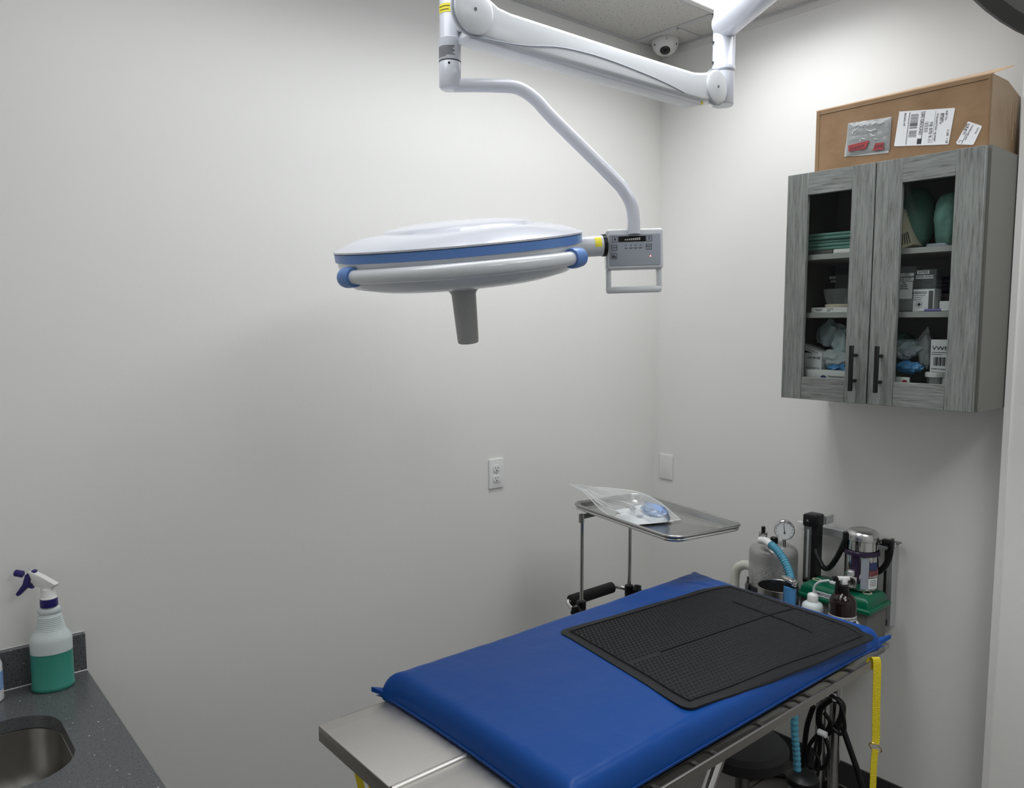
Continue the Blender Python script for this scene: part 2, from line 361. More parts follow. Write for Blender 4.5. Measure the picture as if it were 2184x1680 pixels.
# fixed mount and upper arm
e = PR+dU*.80
B().cyl((e.x, e.y, CZ-.04), (e.x, e.y, CZ), .11, 40, .004).cyl((e.x, e.y, ZU-.06), (e.x, e.y, CZ-.03), .05, 32, .003).build('ceiling_mount', 'white', t)
B().tube([PR+V((0, 0, ZU)), PR+dU*.1+V((0, 0, ZU)), e+V((0, 0, ZU))], .046, 32).build('upper_arm', 'white', t)
pp = B().lathe([(0, ZTP+.004), (.028, ZTP), (.035, ZTP-.008), (.0365, ZTP-.02), (.0365, ZB+.016), (.038, ZB+.014), (.038, ZB+.002), (.033, ZB), (0, ZB)], Matrix.Translation((PR.x, PR.y, 0)), 40).build('pivot_post', 'white', t)
for z_ in (ZB+.09, ZB+.025): 
    q = at(1522, 840, 'z', 1.7); d = (CAM-PR); d.z = 0; d = Matrix.Rotation(-1.15, 3, 'Z') @ d.normalized(); p = PR+d*.035+V((0, 0, z_)); B().cyl(p, p+d*.004, .0055, 12).build('screw', 'darksteel', pp)
# spring arm: profile in the xz plane
yA = -.70; prof = [at(x, y, 'y', yA) for x, y in ((1030, -30), (1048, -2), (1065, 14), (1090, 26), (1200, 62), (1340, 108), (1450, 143), (1482, 153), (1500, 154), (1525, 152))]
low = [at(x, y, 'y', yA) for x, y in ((1536, 216), (1500, 215), (1250, 143), (1010, 74))]
T = fr((0, yA, 0), XR, ZZ); pl = [(p.x, p.z) for p in prof+low]
cL = at(1012, 20, 'y', yA-.004); cR = at(1530, 185, 'y', yA-.004)
sa = B().prism(pl, T @ Matrix.Translation((0, 0, -.075)), .075, .010).build('spring_arm', 'white2', t)
B().prism([(p.x, p.z) for p in [at(1045, 60, 'y', yA), at(1500, 200, 'y', yA), at(1500, 222, 'y', yA), at(1010, 81, 'y', yA), at(1008, 70, 'y', yA)]], T @ Matrix.Translation((0, 0, -.068)), .060, .004).build('arm_underside', 'white', sa)
g = smoothpath([at(x, y, 'y', yA-.0005) for x, y in ((1000, 76), (1080, 92), (1130, 98), (1200, 102), (1290, 125), (1400, 168), (1460, 198))], 5)
B().tube(g, .0018, 6).build('seam_line', 'panelg', sa)
q = at(1495, 214, 'y', yA-.001); B().box((q.x-.12, yA+.06, q.z-.004), (q.x+.03, yA+.012, q.z+.010)).build('warning_sticker', 'yellow', sa)
for c_, r_ in ((cL, .058), (cR, .053)):
    h = B().lathe([(0, .004), (r_-.006, .0035), (r_-.001, .001), (r_, -.004), (r_, -.02)], fr(c_, XR, ZZ), 48).build('joint_cap', 'white2', t)
    B().cyl(c_+V((0, -.0035, 0)), c_+V((0, -.0055, 0)), .004, 12).build('screw', 'dark', h)
    B().lathe([(r_+.001, -.006), (r_+.004, -.006), (r_+.004, -.010)], fr(c_, XR, ZZ), 48).build('joint_gap', 'panelg', h)
# knuckles
PL = V((-1.579, -.613, 0)); d = V((PR.x-cR.x, 0, 0))
b = B().lathe([(0, cR.z-.038), (.034, cR.z-.038), (.036, cR.z-.034), (.036, ZB-.008), (.030, ZB-.004), (.030, ZB+.01)], Matrix.Translation((PR.x, PR.y, 0)), 40)
b.box((cR.x-.01, yA+.005, cR.z-.036), (PR.x+.01, PR.y+.02, cR.z+.046), .006); b.build('arm_knuckle', 'white', t)
B().box((PL.x, PL.y-.018, cL.z-.036), (cL.x+.01, yA+.05, cL.z+.06), .010).build('arm_knuckle', 'white2', t)
z0 = 2.33; zb = dp(961, 135, 1.95).z; zc = dp(961, 88, 1.95).z; LP = Matrix.Translation((PL.x, PL.y, 0))
hp = B().lathe([(0, z0-.002), (.022, z0-.002), (.0245, z0), (.0275, z0+.004), (.0275, zb-.002), (.0262, zb), (.0275, zb+.002), (.0275, zc), (.0262, zc+.001), (.0258, zc+.002), (.0255, 2.575), (.018, 2.592), (0, 2.594)], LP, 40).build('hanging_post', 'white', t)
B().lathe([(.0279, zb-.0012), (.0279, zb+.0012)], LP, 40).build('joint_ring', 'blackm', hp)
va = math.atan2(-FW.y, -FW.x)
def wrap(r_, z_0, z_1, a0, a1, name, m_, par): 
    B().lathe([(r_, z_0), (r_, z_1)], LP, 12, a0=a0, a1=a1).build(name, m_, par)
wrap(.0262, dp(950, 32, 1.93).z, dp(950, 14, 1.93).z, va-1.25, va+.25, 'warning_sticker', 'yellow', hp)
b = B()
for i in range(8):
    z_ = dp(950, 101+i*2.9, 1.93).z; b.lathe([(.0279, z_), (.0279, z_-.0016)], LP, 12, a0=va-1.3, a1=va+(.55 if i != 7 else -.2)-.1*(i % 3))
b.lathe([(.0266, dp(950, 19, 1.93).z), (.0266, dp(950, 20.5, 1.93).z)], LP, 8, a0=va-1.1, a1=va+.1); b.lathe([(.0266, dp(950, 26, 1.93).z), (.0266, dp(950, 27.5, 1.93).z)], LP, 8, a0=va-1.0, a1=va+.0)
b.build('lettering', 'ink', hp)
pz = PL+V((math.cos(va), math.sin(va), 0))*.0268; B().cyl(pz+V((0, 0, zb-.009)), pz+V((math.cos(va), math.sin(va), 0))*.0012+V((0, 0, zb-.009)), .003, 10).build('screw', 'black', hp)
# bent yoke tube
bx = dp(1354, 530, 2.0)
yk = smoothpath([dp(968, 182, 1.95), dp(1060, 183, 1.962), dp(1105, 188, 1.966), dp(1142, 212, 1.971), dp(1180, 253, 1.975), dp(1300, 372, 1.99), dp(1332, 408, 1.994), dp(1349, 445, 1.998), dp(1352, 500, 2.0)], 8)
B().tube(yk, .0165, 24).build('yoke_tube', 'white', t)
# control panel facing the room
upv = (ZZ+RT*.045).normalized(); T = fr(bx, (RT*math.cos(.05)+UP*math.sin(.03)).normalized(), upv)
w_, h0, h1 = .148, .051, -.056
def loc(x, y, z=0): return T @ V((x, y, z))
cp = B().prism(rrect(.148, .104, .008, 6, 0, -.001), T @ Matrix.Translation((0, 0, -.045)), .045, .006).build('control_panel', 'white2', t)
B().prism(rrect(.132, .080, .003, 3, 0, -.003), T, .0012, .0005).build('membrane', 'panelg', cp)
b = B().box((-.074, -.108, -.028), (-.061, -.050, -.006), .004).box((.058, -.108, -.028), (.071, -.050, -.006), .004).box((-.074, -.113, -.030), (.071, -.096, -.004), .006)
bmesh.ops.transform(b.bm, matrix=T, verts=b.bm.verts[:]); b.build('loop_handle', 'white2', cp)
b = B(); b.T = T; b.box((-.042, .018, .0012), (.028, .032, .002)); b.build('display', 'black', cp)
b = B(); b.T = T
for i in range(8): b.box((-.026+i*.0052, .0215, .002), (-.0225+i*.0052, .0245+i*.0005, .0023))
b.build('display_digits', 'alu', cp)
def sq(x, y, s_=.0145):
    b = B(); b.T = T; h = s_/2
    b.box((x-h, y-h, .0012), (x+h, y-h+.0008, .0018)); b.box((x-h, y+h-.0008, .0012), (x+h, y+h, .0018)); b.box((x-h, y-h, .0012), (x-h+.0008, y+h, .0018)); b.box((x+h-.0008, y-h, .0012), (x+h, y+h, .0018)); return b
for i, (x, y) in enumerate(((-.051, .025), (.037, .025), (-.053, .004), (-.054, -.018), (.036, .004))):
    b = sq(x, y)
    if i == 0: b.prism(rrect(.005, .006, .0024, 3, x, y), Matrix.Translation((0, 0, .0012)), .0006)
    if i == 1:
        b.lathe([(.0022, .0012), (.0022, .0018), (.003, .0018), (.003, .0012)], Matrix.Translation((x, y-.0005, 0)), 16); b.box((x-.001, y+.0025, .0012), (x+.001, y+.0045, .0018))
    if i == 3: b.prism([(x-.004, y-.004), (x+.004, y-.004), (x+.005, y), (x+.001, y-.001), (x+.001, y+.005), (x-.001, y+.001), (x-.003, y+.003), (x-.005, y)], Matrix.Translation((0, 0, .0012)), .0006)
    k = b.build('button', 'ink', cp)
text('COLOR', .0042, T @ Matrix.Translation((-.053, .004, .0014)), 'ink', cp, off=.0004)
text('ENDO', .0042, T @ Matrix.Translation((.036, .0055, .0014)), 'ink', cp, off=.0004); text('ON/OFF', .0022, T @ Matrix.Translation((.036, .0005, .0014)), 'ink', cp, off=.0004)
b = B(); b.T = T
for i in range(4): x = -.023+i*.0125; b.box((x-.002, .008, .0012), (x+.002, .0095, .0018)); b.box((x-.004, .001, .0012), (x+.004, .0025, .0018))
b.build('indicator_marks', 'ink', cp)
b = B(); b.T = T; b.lathe([(0, .003), (.0014, .0025), (.002, .0012)], Matrix.Translation((.040, -.020, 0)), 12); b.build('indicator_light', 'red', cp)
# lamp head
HC = dp(979, 522, 1.95); dv = (HC-CAM).normalized(); a = math.radians(4.9)
rv = (RT*math.cos(a)+UP*math.sin(a)); rv = (rv-dv*rv.dot(dv)).normalized(); nv = rv.cross(dv)
tl = math.radians(2.0); nv2 = (nv*math.cos(tl)-dv*math.sin(tl)).normalized(); H = fr(HC, rv, rv.cross(nv2)*-1)
if (H.to_3x3() @ V((0, 0, 1))).dot(nv2) < 0: H = fr(HC, rv, rv.cross(nv2))
hd = B().lathe([(.292, -.014), (.304, -.016), (.301, -.040), (.292, -.066), (.272, -.082), (.22, -.094), (.14, -.100), (0, -.102)], H, 96).build('lamp_housing', 'white2', t)
B().lathe([(.304, -.017), (.3085, -.016), (.3095, .003), (.304, .004)], H, 96).build('blue_band', 'blue', hd)
b = B(); n = 96; prof = [(.304, .004), (.311, .005), (.3115, .009), (.300, .015), (.275, .024), (.25, .031), (.222, .035), (.196, .0365), (.190, .038), (.182, .046), (.172, .049), (.14, .055), (.08, .060), (0, .062)]
rings = []; pts = []; fc = []
for i, (r_, z_) in enumerate(prof[:-1]):
    for j in range(n):
        th = 2*math.pi*j/n; lob = .5+.5*math.cos(4*(th-.5)); zz = z_+(.004*lob*max(0, min(1, (.30-r_)/.05)) if r_ > .19 else .0); r2 = r_
        pts.append(H @ V((r2*math.cos(th), r2*math.sin(th), zz)))
for i in range(len(prof)-2):
    for j in range(n): fc.append((i*n+j, i*n+(j+1) % n, (i+1)*n+(j+1) % n, (i+1)*n+j))
pts.append(H @ V((0, 0, .062))); k = len(prof)-2
for j in range(n): fc.append((k*n+j, k*n+(j+1) % n, len(pts)-1))
b.faces(pts, fc, True).build('top_lid', 'white', hd)
# sterile handle and grab bar
B().lathe([(.0, -.095), (.050, -.098), (.048, -.107), (.036, -.116), (.0315, -.124), (.0275, -.240), (.0265, -.249), (.023, -.251), (0, -.251)], H, 36).build('centre_handle', 'hgrey', t)
gp = []; Rg = .62
x0_, x1_ = -.281, .297
def gpt(s_): x = x0_+(x1_-x0_)*s_; return H @ V((x, -.20-.09*(1-((x-.008)/.289)**2), -.052+.004))
if (H.to_3x3() @ V((0, 1, 0))).dot(dv) < 0: pass
sgn = 1 if (H.to_3x3() @ V((0, 1, 0))).dot(dv) > 0 else -1
def gpt(s_):
    x = x0_+(x1_-x0_)*s_; k = 1-((x-.008)/.289)**2
    return H @ V((x*.885-.002, sgn*(-.185-.15*k), -.046+.004*k))
B().tube([gpt(i/24) for i in range(25)], .0165, 20).build('grab_bar', 'white2', t)
for s0, s1 in ((-.035, .015), (.985, 1.035)): B().tube([gpt(s0), gpt(s0*.8+s1*.2), gpt((s0+s1)/2), gpt(s1)], .0215, 20, rr=[.0225, .024, .024, .0225]).build('end_cap', 'blue', t)
# joint between head and panel
j0 = dp(1243, 526, 1.985); j1 = dp(1290, 523, 1.995); b = B().cyl(j0-(j1-j0)*.6, j1-(j1-j0)*.1, .027, 28, .003); jo = b.build('head_joint', 'white2', t)
B().cyl(j1-(j1-j0)*.14, j1+(j1-j0)*.02, .0285, 28).build('joint_ring', 'black', jo)
ax = (j1-j0).normalized(); q = j0+(j1-j0)*.55
b = B(); JM = Matrix.Translation(j0) @ ax.to_track_quat('Z', 'Y').to_matrix().to_4x4(); 
# sticker: short arc towards the room
import_z = JM.to_3x3().inverted() @ (CAM-j0); ja = math.atan2(import_z.y, import_z.x); jl = (j1-j0).length
b.lathe([(.0274, jl*.45), (.0274, jl*.74)], JM, 10, a0=ja-.1, a1=ja+.9) if (JM.to_3x3() @ V((math.cos(ja+.9), math.sin(ja+.9), 0))).z > 0 else b.lathe([(.0274, jl*.45), (.0274, jl*.74)], JM, 10, a0=ja-.9, a1=ja+.1)
b.build('warning_sticker', 'yellow', jo)

# ---------------------------------------------------------------- unidentified dark shape cut off by the upper right corner, on an invented rod
hc = dp(2385, -315, 1.05); t = thing('ceiling_equipment_hood', (hc.x, hc.y, hc.z), 'dark grey rounded hood cut off by the upper right corner', 'equipment hood')
B().lathe([(0, -.03), (.20, -.03), (.262, -.025), (.27, -.01), (.262, .01), (.15, .05), (0, .06)], fr(hc, RT, UP), 64).build('hood', 'dark', t)
B().cyl(hc+V((0, 0, .0)), V((hc.x, hc.y, CZ)), .03, 24).build('hanging_rod', 'dark', t)

# ---------------------------------------------------------------- wall cabinet
yc0, yc1, zc0, zc1, XC = -.812, -1.428, 1.487, 2.237, -.312
t = thing('wall_cabinet', (XC/2, (yc0+yc1)/2, zc0), 'grey wood-grain wall cabinet with two glass doors and black handles', 'cabinet')
th = .018
B().box((XC, yc0, zc0), (0, yc0-th, zc1)).build('side_panel', 'woodside', t)
B().box((XC, yc1+th, zc0), (0, yc1, zc1)).build('side_panel', 'woodside', t)
B().box((XC, yc0-th, zc0), (0, yc1+th, zc0+th)).box((XC, yc0-th, zc1-th), (0, yc1+th, zc1)).box((-.008, yc0-th, zc0+th), (0, yc1+th, zc1-th)).build('carcass', 'cabin', t)
for z_ in (1.957, 1.764): B().box((-.295, yc0-th, z_-.004), (-.008, yc1+th, z_+.013)).build('shelf', 'shelf', t)
for (a, b_, g0, g1, hy) in ((-.820, -1.1145, -.893, -1.042, -1.078), (-1.118, -1.420, -1.196, -1.344, -1.158)):
    z0, z1, gz0, gz1 = 1.487, 2.235, 1.562, 2.163; xf, xb = -.333, -.314
    b = B(); b.mi = 0; b.box((xf, a, z0), (xb, g0, z1), .0012, 1).box((xf, g1, z0), (xb, b_, z1), .0012, 1); b.mi = 1
    b.box((xf+.0005, g0, z0), (xb, g1, gz0), .0008, 1).box((xf+.0005, g0, gz1), (xb, g1, z1), .0008, 1)
    dr = b.build('door', ['woodv', 'woodh'], t)
    B().box((xb-.006, g0+.004, gz0-.004), (xb-.003, g1-.004, gz1+.004)).build('glass', 'glass', dr)
    b = B().box((-.372, hy+.0055, 1.528), (-.361, hy-.0055, 1.672), .0008, 1)
    for z_ in (1.560, 1.641): b.cyl((-.361, hy, z_), (xf, hy, z_), .0052, 14)
    b.build('handle', 'black', dr)

# contents: c(px,py,x) gives a point inside the cabinet
def c(px, py, x=-.25): return at(px, py, 'x', x)
def inbox(name, px0, py0, px1, py1, x0, x1, m_, label, cat, group=None, bev=.001, zb=None, root=True):
    a = c(px0, py0, x0); b_ = c(px1, py1, x0); z1 = zb if zb is not None else min(a.z, b_.z)
    t = thing(name, ((x0+x1)/2, (a.y+b_.y)/2, z1), label, cat, group)
    B().box((x0, a.y, max(a.z, b_.z)), (x1, b_.y, z1), bev, 1).build('carton' if 'box' in name else 'shell', m_, t)
    T = fr((x0, (a.y+b_.y)/2, (max(a.z, b_.z)+z1)/2), YR, ZZ); return t, T, abs(a.y-b_.y), max(a.z, b_.z)-z1
S1, S2, S0 = 1.970, 1.777, zc0+th   # shelf tops and floor
# folded green towels
pts0 = c(1722, 515, -.24); first = None
for i in range(5):
    z_ = S1+.022+i*.0115; y0_, y1_ = -.842, -1.075+.004*(i % 2)
    if first is None:
        b = B(); prof = []
        for k in range(9): a = -math.pi/2+math.pi*k/8; prof.append((-.25-.0055*math.cos(a), .0055*math.sin(a)))
        poly = prof+[(-.06, .0055), (-.06, -.0055)]
        b.prism([(p[0], p[1]+z_) for p in poly], Matrix(((1, 0, 0, 0), (0, 0, -1, y0_), (0, 1, 0, 0), (0, 0, 0, 1))), abs(y1_-y0_), .0)
        first = b.build('folded_towel', 'tgreen2'); o = first
    else:
        o = first.copy(); COL.objects.link(o); o.location = first.location+V((.004*((i*7) % 3-1), .003*(i % 2), i*.0115)); o.rotation_euler.z = .02*((i*5) % 3-1)
    tag(o, ['lowest green folded towel behind the left glass door, on the white pack', 'second green folded towel from the bottom behind the left door', 'middle green folded towel of the stack behind the left door', 'second green folded towel from the top behind the left door', 'topmost green folded towel behind the left glass door'][i], 'towel', 'folded green towels on the top shelf')
tag(B().box((-.262, -.95, S1), (-.08, -1.075, S1+.016), .004).build('folded_pack', 'plastic'), 'white flat pack under the green towels on the top shelf', 'pack')  # white slab stands in for a blurry light reflection
tag(B().box((-.255, -.842, S1), (-.08, -.945, S1+.016), .003).build('storage_box', 'dark'), 'dark flat box under the green towels at the left', 'box')
# middle left: suture tray
t, T, w, h = inbox('flat_box', 1730, 656, 1812, 669, -.27, -.14, 'plastic', 'flat white printed box on the middle shelf behind the left door', 'box', zb=S2)
b = B(); b.T = T
for i, (x, y, l) in enumerate(((-.055, .003, .03), (-.05, -.002, .02), (-.010, .003, .022), (-.012, -.003, .014))): b.box((x, y-.001, 0), (x+l, y+.001, .0005))
b.build('printed_lines', 'ink', t)
q = c(1785, 652, -.22); t = thing('clear_jar', (-.2, q.y, S2+h), 'clear container standing on a cream lid behind the left door', 'container')
B().lathe([(0, 0), (.050, 0), (.052, .003), (.052, .009), (.049, .011), (0, .011)], Matrix.Translation((-.205, q.y-.008, S2+h)), 40).build('lid', 'cream', t)
B().lathe([(.047, .011), (.056, .045), (.058, .062)], Matrix.Translation((-.205, q.y-.008, S2+h)), 40).build('jar_wall', 'clearbox', t)
a = c(1776, 592, -.22); t = thing('suture_dispenser', (-.2, a.y, S2+h+.0), 'clear dispenser with two small labels above the cream lid', 'dispenser')
B().box((-.145, a.y+.03, S2+.0), (-.141, a.y-.05, a.z+.012)).build('clear_panel', 'clearbox', t)
for k, (px, py, w2, s_) in enumerate(((1775.5, 592, .022, '2-0'), (1776.5, 599.5, .017, 'PDS'))):
    p = c(px, py, -.150); T2 = fr(p, YR, ZZ); B().prism([(-w2/2, -.0042), (w2/2, -.0042), (w2/2, .0042), (-w2/2, .0042)], T2 @ Matrix.Translation((0, 0, -.001)), .001).build('label_strip', 'plastic', t); text(s_, .008, T2, 'ink', t)
# bottom left
t, T, w, h = inbox('face_mask_box', 1711, 752, 1751, 800, -.262, -.12, 'paper', 'grey white face mask box behind the left door, lower left', 'box', zb=S0)
text('SAFE MASK', .009, T @ Matrix.Translation((.006, h*.38, 0)), 'ink', t); text('FACE MASK', .0105, T @ Matrix.Translation((.004, h*.12, 0)), 'panelg', t)
q = T @ Matrix.Translation((w*.38, h*.38, 0)); B().lathe([(.003, 0), (.003, .0006), (.0045, .0006), (.0045, 0)], q, 16).build('logo_ring', 'ink', t)
t, T, w, h = inbox('indicator_box', 1719, 787, 1812, 818, -.295, -.267, 'plastic', 'white box with a navy half round logo at the bottom of the left door', 'box', zb=S0)
q = c(1756, 806, -.295); T2 = fr(V((-.2955, q.y, q.z-.001)), YR, ZZ); B().prism([(.011*math.cos(math.pi*k/12), .011*math.sin(math.pi*k/12)) for k in range(13)], T2, .0006).build('logo', 'navyink', t)
q = c(1783, 803, -.295); text('Thermal Indicators', .0075, fr(V((-.2955, q.y, q.z)), YR, ZZ), 'ink', t)
q = c(1775, 712, -.17); tag(B().blob(q, (.04, .045, .045), .28, 1.6, 3, 3).build('crumpled_pouch', 'crumple'), 'pale crumpled pouch at the top of the heap behind the left door', 'pouch')
q = c(1797, 728, -.2); tag(B().blob(q+V((0, 0, -.01)), (.03, .035, .05), .3, 1.8, 3, 8).build('crumpled_pouch', 'crumple'), 'pale crumpled pouch tight against the left door right edge', 'pouch')
q = c(1738, 744, -.2); b = B(); b.T = Matrix.Translation(q) @ Matrix.Rotation(.32, 4, 'X'); b.box((-.05, .05, -.006), (.05, -.05, 0)); b.box((-.052, .045, .002), (.04, -.052, .006)); tag(b.build('paper_stack', 'paper'), 'tilted white papers lying on the face mask box', 'paper')
q = c(1778, 765, -.235); tag(B().blob(q, (.022, .042, .026), .25, 2, 4, 5).build('plastic_bag', 'film2'), 'clear bag beside the face mask box behind the left door', 'bag')
q = c(1788, 784, -.24); tag(B().blob(q, (.02, .036, .012), .25, 2.4, 4, 6).build('blue_bag', 'bluebag'), 'small blue wrapped item above the logo box, left door', 'bag')
# top right: green cloth packs and leaning cream box
q = c(1958, 450, -.17); b = B().blob((q.x, q.y, S1+.095), (.055, .055, .098), .06, 1.2, 4, 2, True); o = b.build('cloth_pack', 'tgreen'); tag(o, 'dark green rounded cloth pack behind the cream box, right door', 'cloth pack', 'green cloth packs on the top shelf')
q = c(2018, 460, -.21); b = B().blob((q.x, q.y-.012, S1+.084), (.05, .044, .088), .10, 1.7, 4, 4, True); o = b.build('cloth_pack', 'tgreen2'); tag(o, 'paler green cloth pack at the right of the right glass door', 'cloth pack', 'green cloth packs on the top shelf')
t = thing('dressing_box', (-.25, -1.2, S1), 'cream printed box leaning beside the dark green cloth pack', 'box')
p0, p1, p2, p3 = c(1919, 447, -.25), c(1925, 445, -.25), c(1948, 521, -.25), c(1921, 531, -.25)
b = B(); pf = [p0, p1, p2, p3]; b.faces(pf+[p+V((.10, .0, 0)) for p in pf], [(0, 1, 2, 3), (4, 5, 6, 7), (0, 1, 5, 4), (1, 2, 6, 5), (2, 3, 7, 6), (3, 0, 4, 7)]); b.build('carton', 'cream', t)
b = B()
for i in range(4):
    a0, a1 = c(1925+i*5.5, 522-i*1.5, -.2515), c(1925+i*3.5, 500-i*2, -.2515); b.tube([a0, a1], .0011, 5)
b.build('printed_lines', 'ink', t)
tag(B().box((-.24, -1.235, S1), (-.09, -1.30, S1+.014), .004).build('folded_pack', 'panelg'), 'grey white pack lying under the green cloth packs', 'pack')
# middle right
t, T, w, h = inbox('clear_box', 1912, 569, 1946, 665, -.262, -.2, 'clearbox', 'clear suture box with two printed labels at left of right door', 'box', zb=S2)
B().box((-.255, (T @ V((-w/2+.004, 0, 0))).y, S2+.004), (-.21, (T @ V((w/2-.004, 0, 0))).y, S2+.040)).build('packets', 'paper', t)
T3 = T @ Matrix.Translation((0, h*.5, 0))
for k, (dy, s_) in enumerate(((-.026, '0 PDS'), (-.040, 'RSE CUT'))):
    B().prism([(-w/2+.003, dy-.005), (w/2-.001, dy-.005), (w/2-.001, dy+.005), (-w/2+.003, dy+.005)], T3, .0005).build('label_strip', 'paper', t); text(s_, .0095, T3 @ Matrix.Translation((.002, dy, .0005)), 'ink', t)
B().prism([(-w/2+.005, -.10), (w/2-.003, -.10), (w/2-.003, -.047), (-w/2+.005, -.047)], T3, .0004).build('printed_card', 'paper', t)
b = B(); b.T = T3
for i, l in enumerate((.012, .02, .022, .028)): b.box((-l/2-.002, -.052-i*.006, .0004), (l/2-.002, -.0495-i*.006, .0008))
b.build('printed_lines', 'ink', t)
t, T, w, h = inbox('suture_carton_box', 1948, 617, 1991, 665, -.262, -.21, 'paper', 'white box printed VEDCO on the middle shelf, right door', 'box', zb=S2)
text('VEDCO', .011, T @ Matrix.Translation((-.012, h*.34, 0)), 'ink', t, sx=1.1)
b = B(); b.T = T; b.box((w*.24, -h*.42, 0), (w*.45, h*.42, .0005)); b.build('dark_stripe', 'dark', t)
b = B(); b.T = T
for i, l in enumerate((.034, .026, .024)): b.box((-.03, h*.2-i*.006, 0), (-.03+l, h*.2-i*.006+.0012, .0005))
b.lathe([(.0085, 0), (.0085, .0005), (.0095, .0005), (.0095, 0)], Matrix.Translation((-.012, -h*.18, 0)), 20); b.prism([(-.012, -h*.18+.006), (-.006, -h*.18), (-.012, -h*.18-.006), (-.018, -h*.18)], Matrix(), .0004); b.build('printed_lines', 'ink', t)
p = c(1971, 588, -.263); t = thing('label_box', (-.262, p.y, S2), 'clear box with 3-0 PDS and TAPOR POINT labels, right door', 'box')
a0, a1 = c(1948, 575, -.245), c(1995, 640, -.245); B().box((-.245, a0.y, a0.z), (-.205, a1.y, S2+h+.0), .001, 1).build('clear_shell', 'clearbox', t)
for px, py, w2, s_ in ((1969, 580.5, .036, '3-0 PDS'), (1971.5, 590.5, .052, 'TAPOR POINT')):
    p = c(px, py, -.2465); T2 = fr(p, YR, ZZ); B().prism([(-w2/2, -.0052), (w2/2, -.0052), (w2/2, .0052), (-w2/2, .0052)], T2 @ Matrix.Translation((0, 0, -.001)), .001).build('label_strip', 'paper', t); text(s_, .0085, T2, 'ink', t)
for i, (py, r_) in enumerate(((572, .012), (592, .013))):
    a0 = c(1946, py+2, -.16); z_ = S2+.098-i*.028
    tag(B().cyl((-.15, -1.16, z_), (-.15, -1.39, z_-.0), r_, 20, .002).build('wrapped_roll', 'purple'), ['upper dark purple roll behind the labelled boxes, right door', 'lower dark purple roll behind the labelled boxes, right door'][i], 'roll', 'dark purple rolls on the middle shelf')
tag(B().box((-.185, -1.14, S2), (-.115, -1.39, S2+.056), .004).build('storage_box', 'dark'), 'dark box under the purple rolls on the middle shelf', 'box')
a0, a1 = c(1961, 661, -.275), c(2028, 656.5, -.275); t = thing('marker_pen', (a0+a1)/2, 'violet and white marker lying in front of the VEDCO box', 'marker'); dd = a1-a0; zz = V((0, 0, S2+.0045-a0.z)); a0 = a0+zz; dd.z = 0
B().cyl(a0, a0+dd*.18, .0038, 14).cyl(a0+dd*.72, a0+dd, .0045, 14).build('cap', 'plastic', t); B().cyl(a0+dd*.17, a0+dd*.73, .0042, 14).build('barrel', 'violet', t)
t, T, w, h = inbox('small_box', 2004, 642, 2030, 657, -.262, -.22, 'plastic', 'small white box beside the marker at right door edge', 'box', zb=S2)
# bottom right
t, T, w, h = inbox('cleaning_supply_box', 1986, 724, 2036, 800, -.265, -.17, 'paper', 'white box printed VWR behind the right glass door', 'box', zb=S0)
q = T @ Matrix.Translation((-w*.5, 0, 0)); text('VWR', .017, q @ Matrix.Translation((.004, h*.36, 0)), 'ink', t, sx=1.25, align='LEFT')
b = B(); b.T = q
for i in range(11): b.box((.010+i*.0035, h*.08, 0), (.0115+i*.0035+.0008*(i % 3), h*.22, .0005))
for i, l in enumerate((.05, .03)): b.box((.004, h*.29-i*.006, 0), (.004+l, h*.29-i*.006+.0018, .0005))
for i, l in enumerate((.05, .048, .04)): b.box((.004, -h*.03-i*.007, 0), (.004+l, -h*.03-i*.007+.0016, .0005))
b.box((.004, -h*.26, 0), (.05, -h*.26+.0015, .0005)); b.build('printed_lines', 'ink', t)
text('VWR Problem', .0075, q @ Matrix.Translation((.004, h*.025, 0)), 'ink', t, align='LEFT')
tag(B().blob(c(1938, 742, -.2), (.03, .045, .028), .3, 1.8, 3, 11).build('crumpled_pouch', 'crumple'), 'pale crumpled pouch above the blue bag, right door', 'pouch')
tag(B().blob(c(1928, 755, -.24), (.022, .03, .016), .3, 2.2, 3, 15).build('printed_pouch', 'panelg'), 'blue grey printed pouch between crumpled pouch and blue bag', 'pouch')
tag(B().blob(c(1925, 722, -.12), (.03, .04, .02), .25, 2.2, 3, 17).build('folded_towel', 'tgreen'), 'green cloth at the back of the lowest shelf, right door', 'cloth')
tag(B().blob(c(1937, 783, -.25), (.022, .040, .019), .2, 2.2, 4, 13).build('blue_bag', 'bluebag'), 'bright blue plastic bag low behind the right door', 'bag')
tag(B().blob(c(1974, 745, -.2), (.02, .020, .058), .2, 1.6, 4, 21).build('plastic_bag', 'film2'), 'milky tall bag beside the VWR box', 'bag')
for px0, px1, py0, lab in ((1957, 2000, 793, 'wide white lidded tub at the bottom of the right door'), (2003, 2038, 794, 'second white lidded tub at bottom right corner of right door')):
    a0, a1 = c(px0, py0, -.285), c(px1, py0, -.285); r_ = abs(a0.y-a1.y)/2*.97; t = thing('lidded_tub', (-.285+r_, (a0.y+a1.y)/2, S0), lab, 'tub', 'lidded tubs on the cabinet floor'); X_ = Matrix.Translation((-.285+r_, (a0.y+a1.y)/2-.012, 0))
    B().lathe([(0, a0.z), (r_-.002, a0.z), (r_, a0.z-.002), (r_, a0.z-.014), (r_-.003, a0.z-.014)], X_, 32).build('lid', 'plastic', t); B().lathe([(r_-.004, a0.z-.014), (r_-.006, S0), (0, S0)], X_, 32).build('tub_wall', 'clearbox', t)
t, T, w, h = inbox('carton_box', 1905, 803, 1938, 830, -.298, -.29, 'plastic', 'small white box with a red round logo at lower left of right door', 'box', zb=S0)
B().lathe([(0, .0005), (.009, .0005), (.009, 0)], fr(c(1929, 816, -.2982), YR, ZZ), 20).build('logo', 'redink', t)

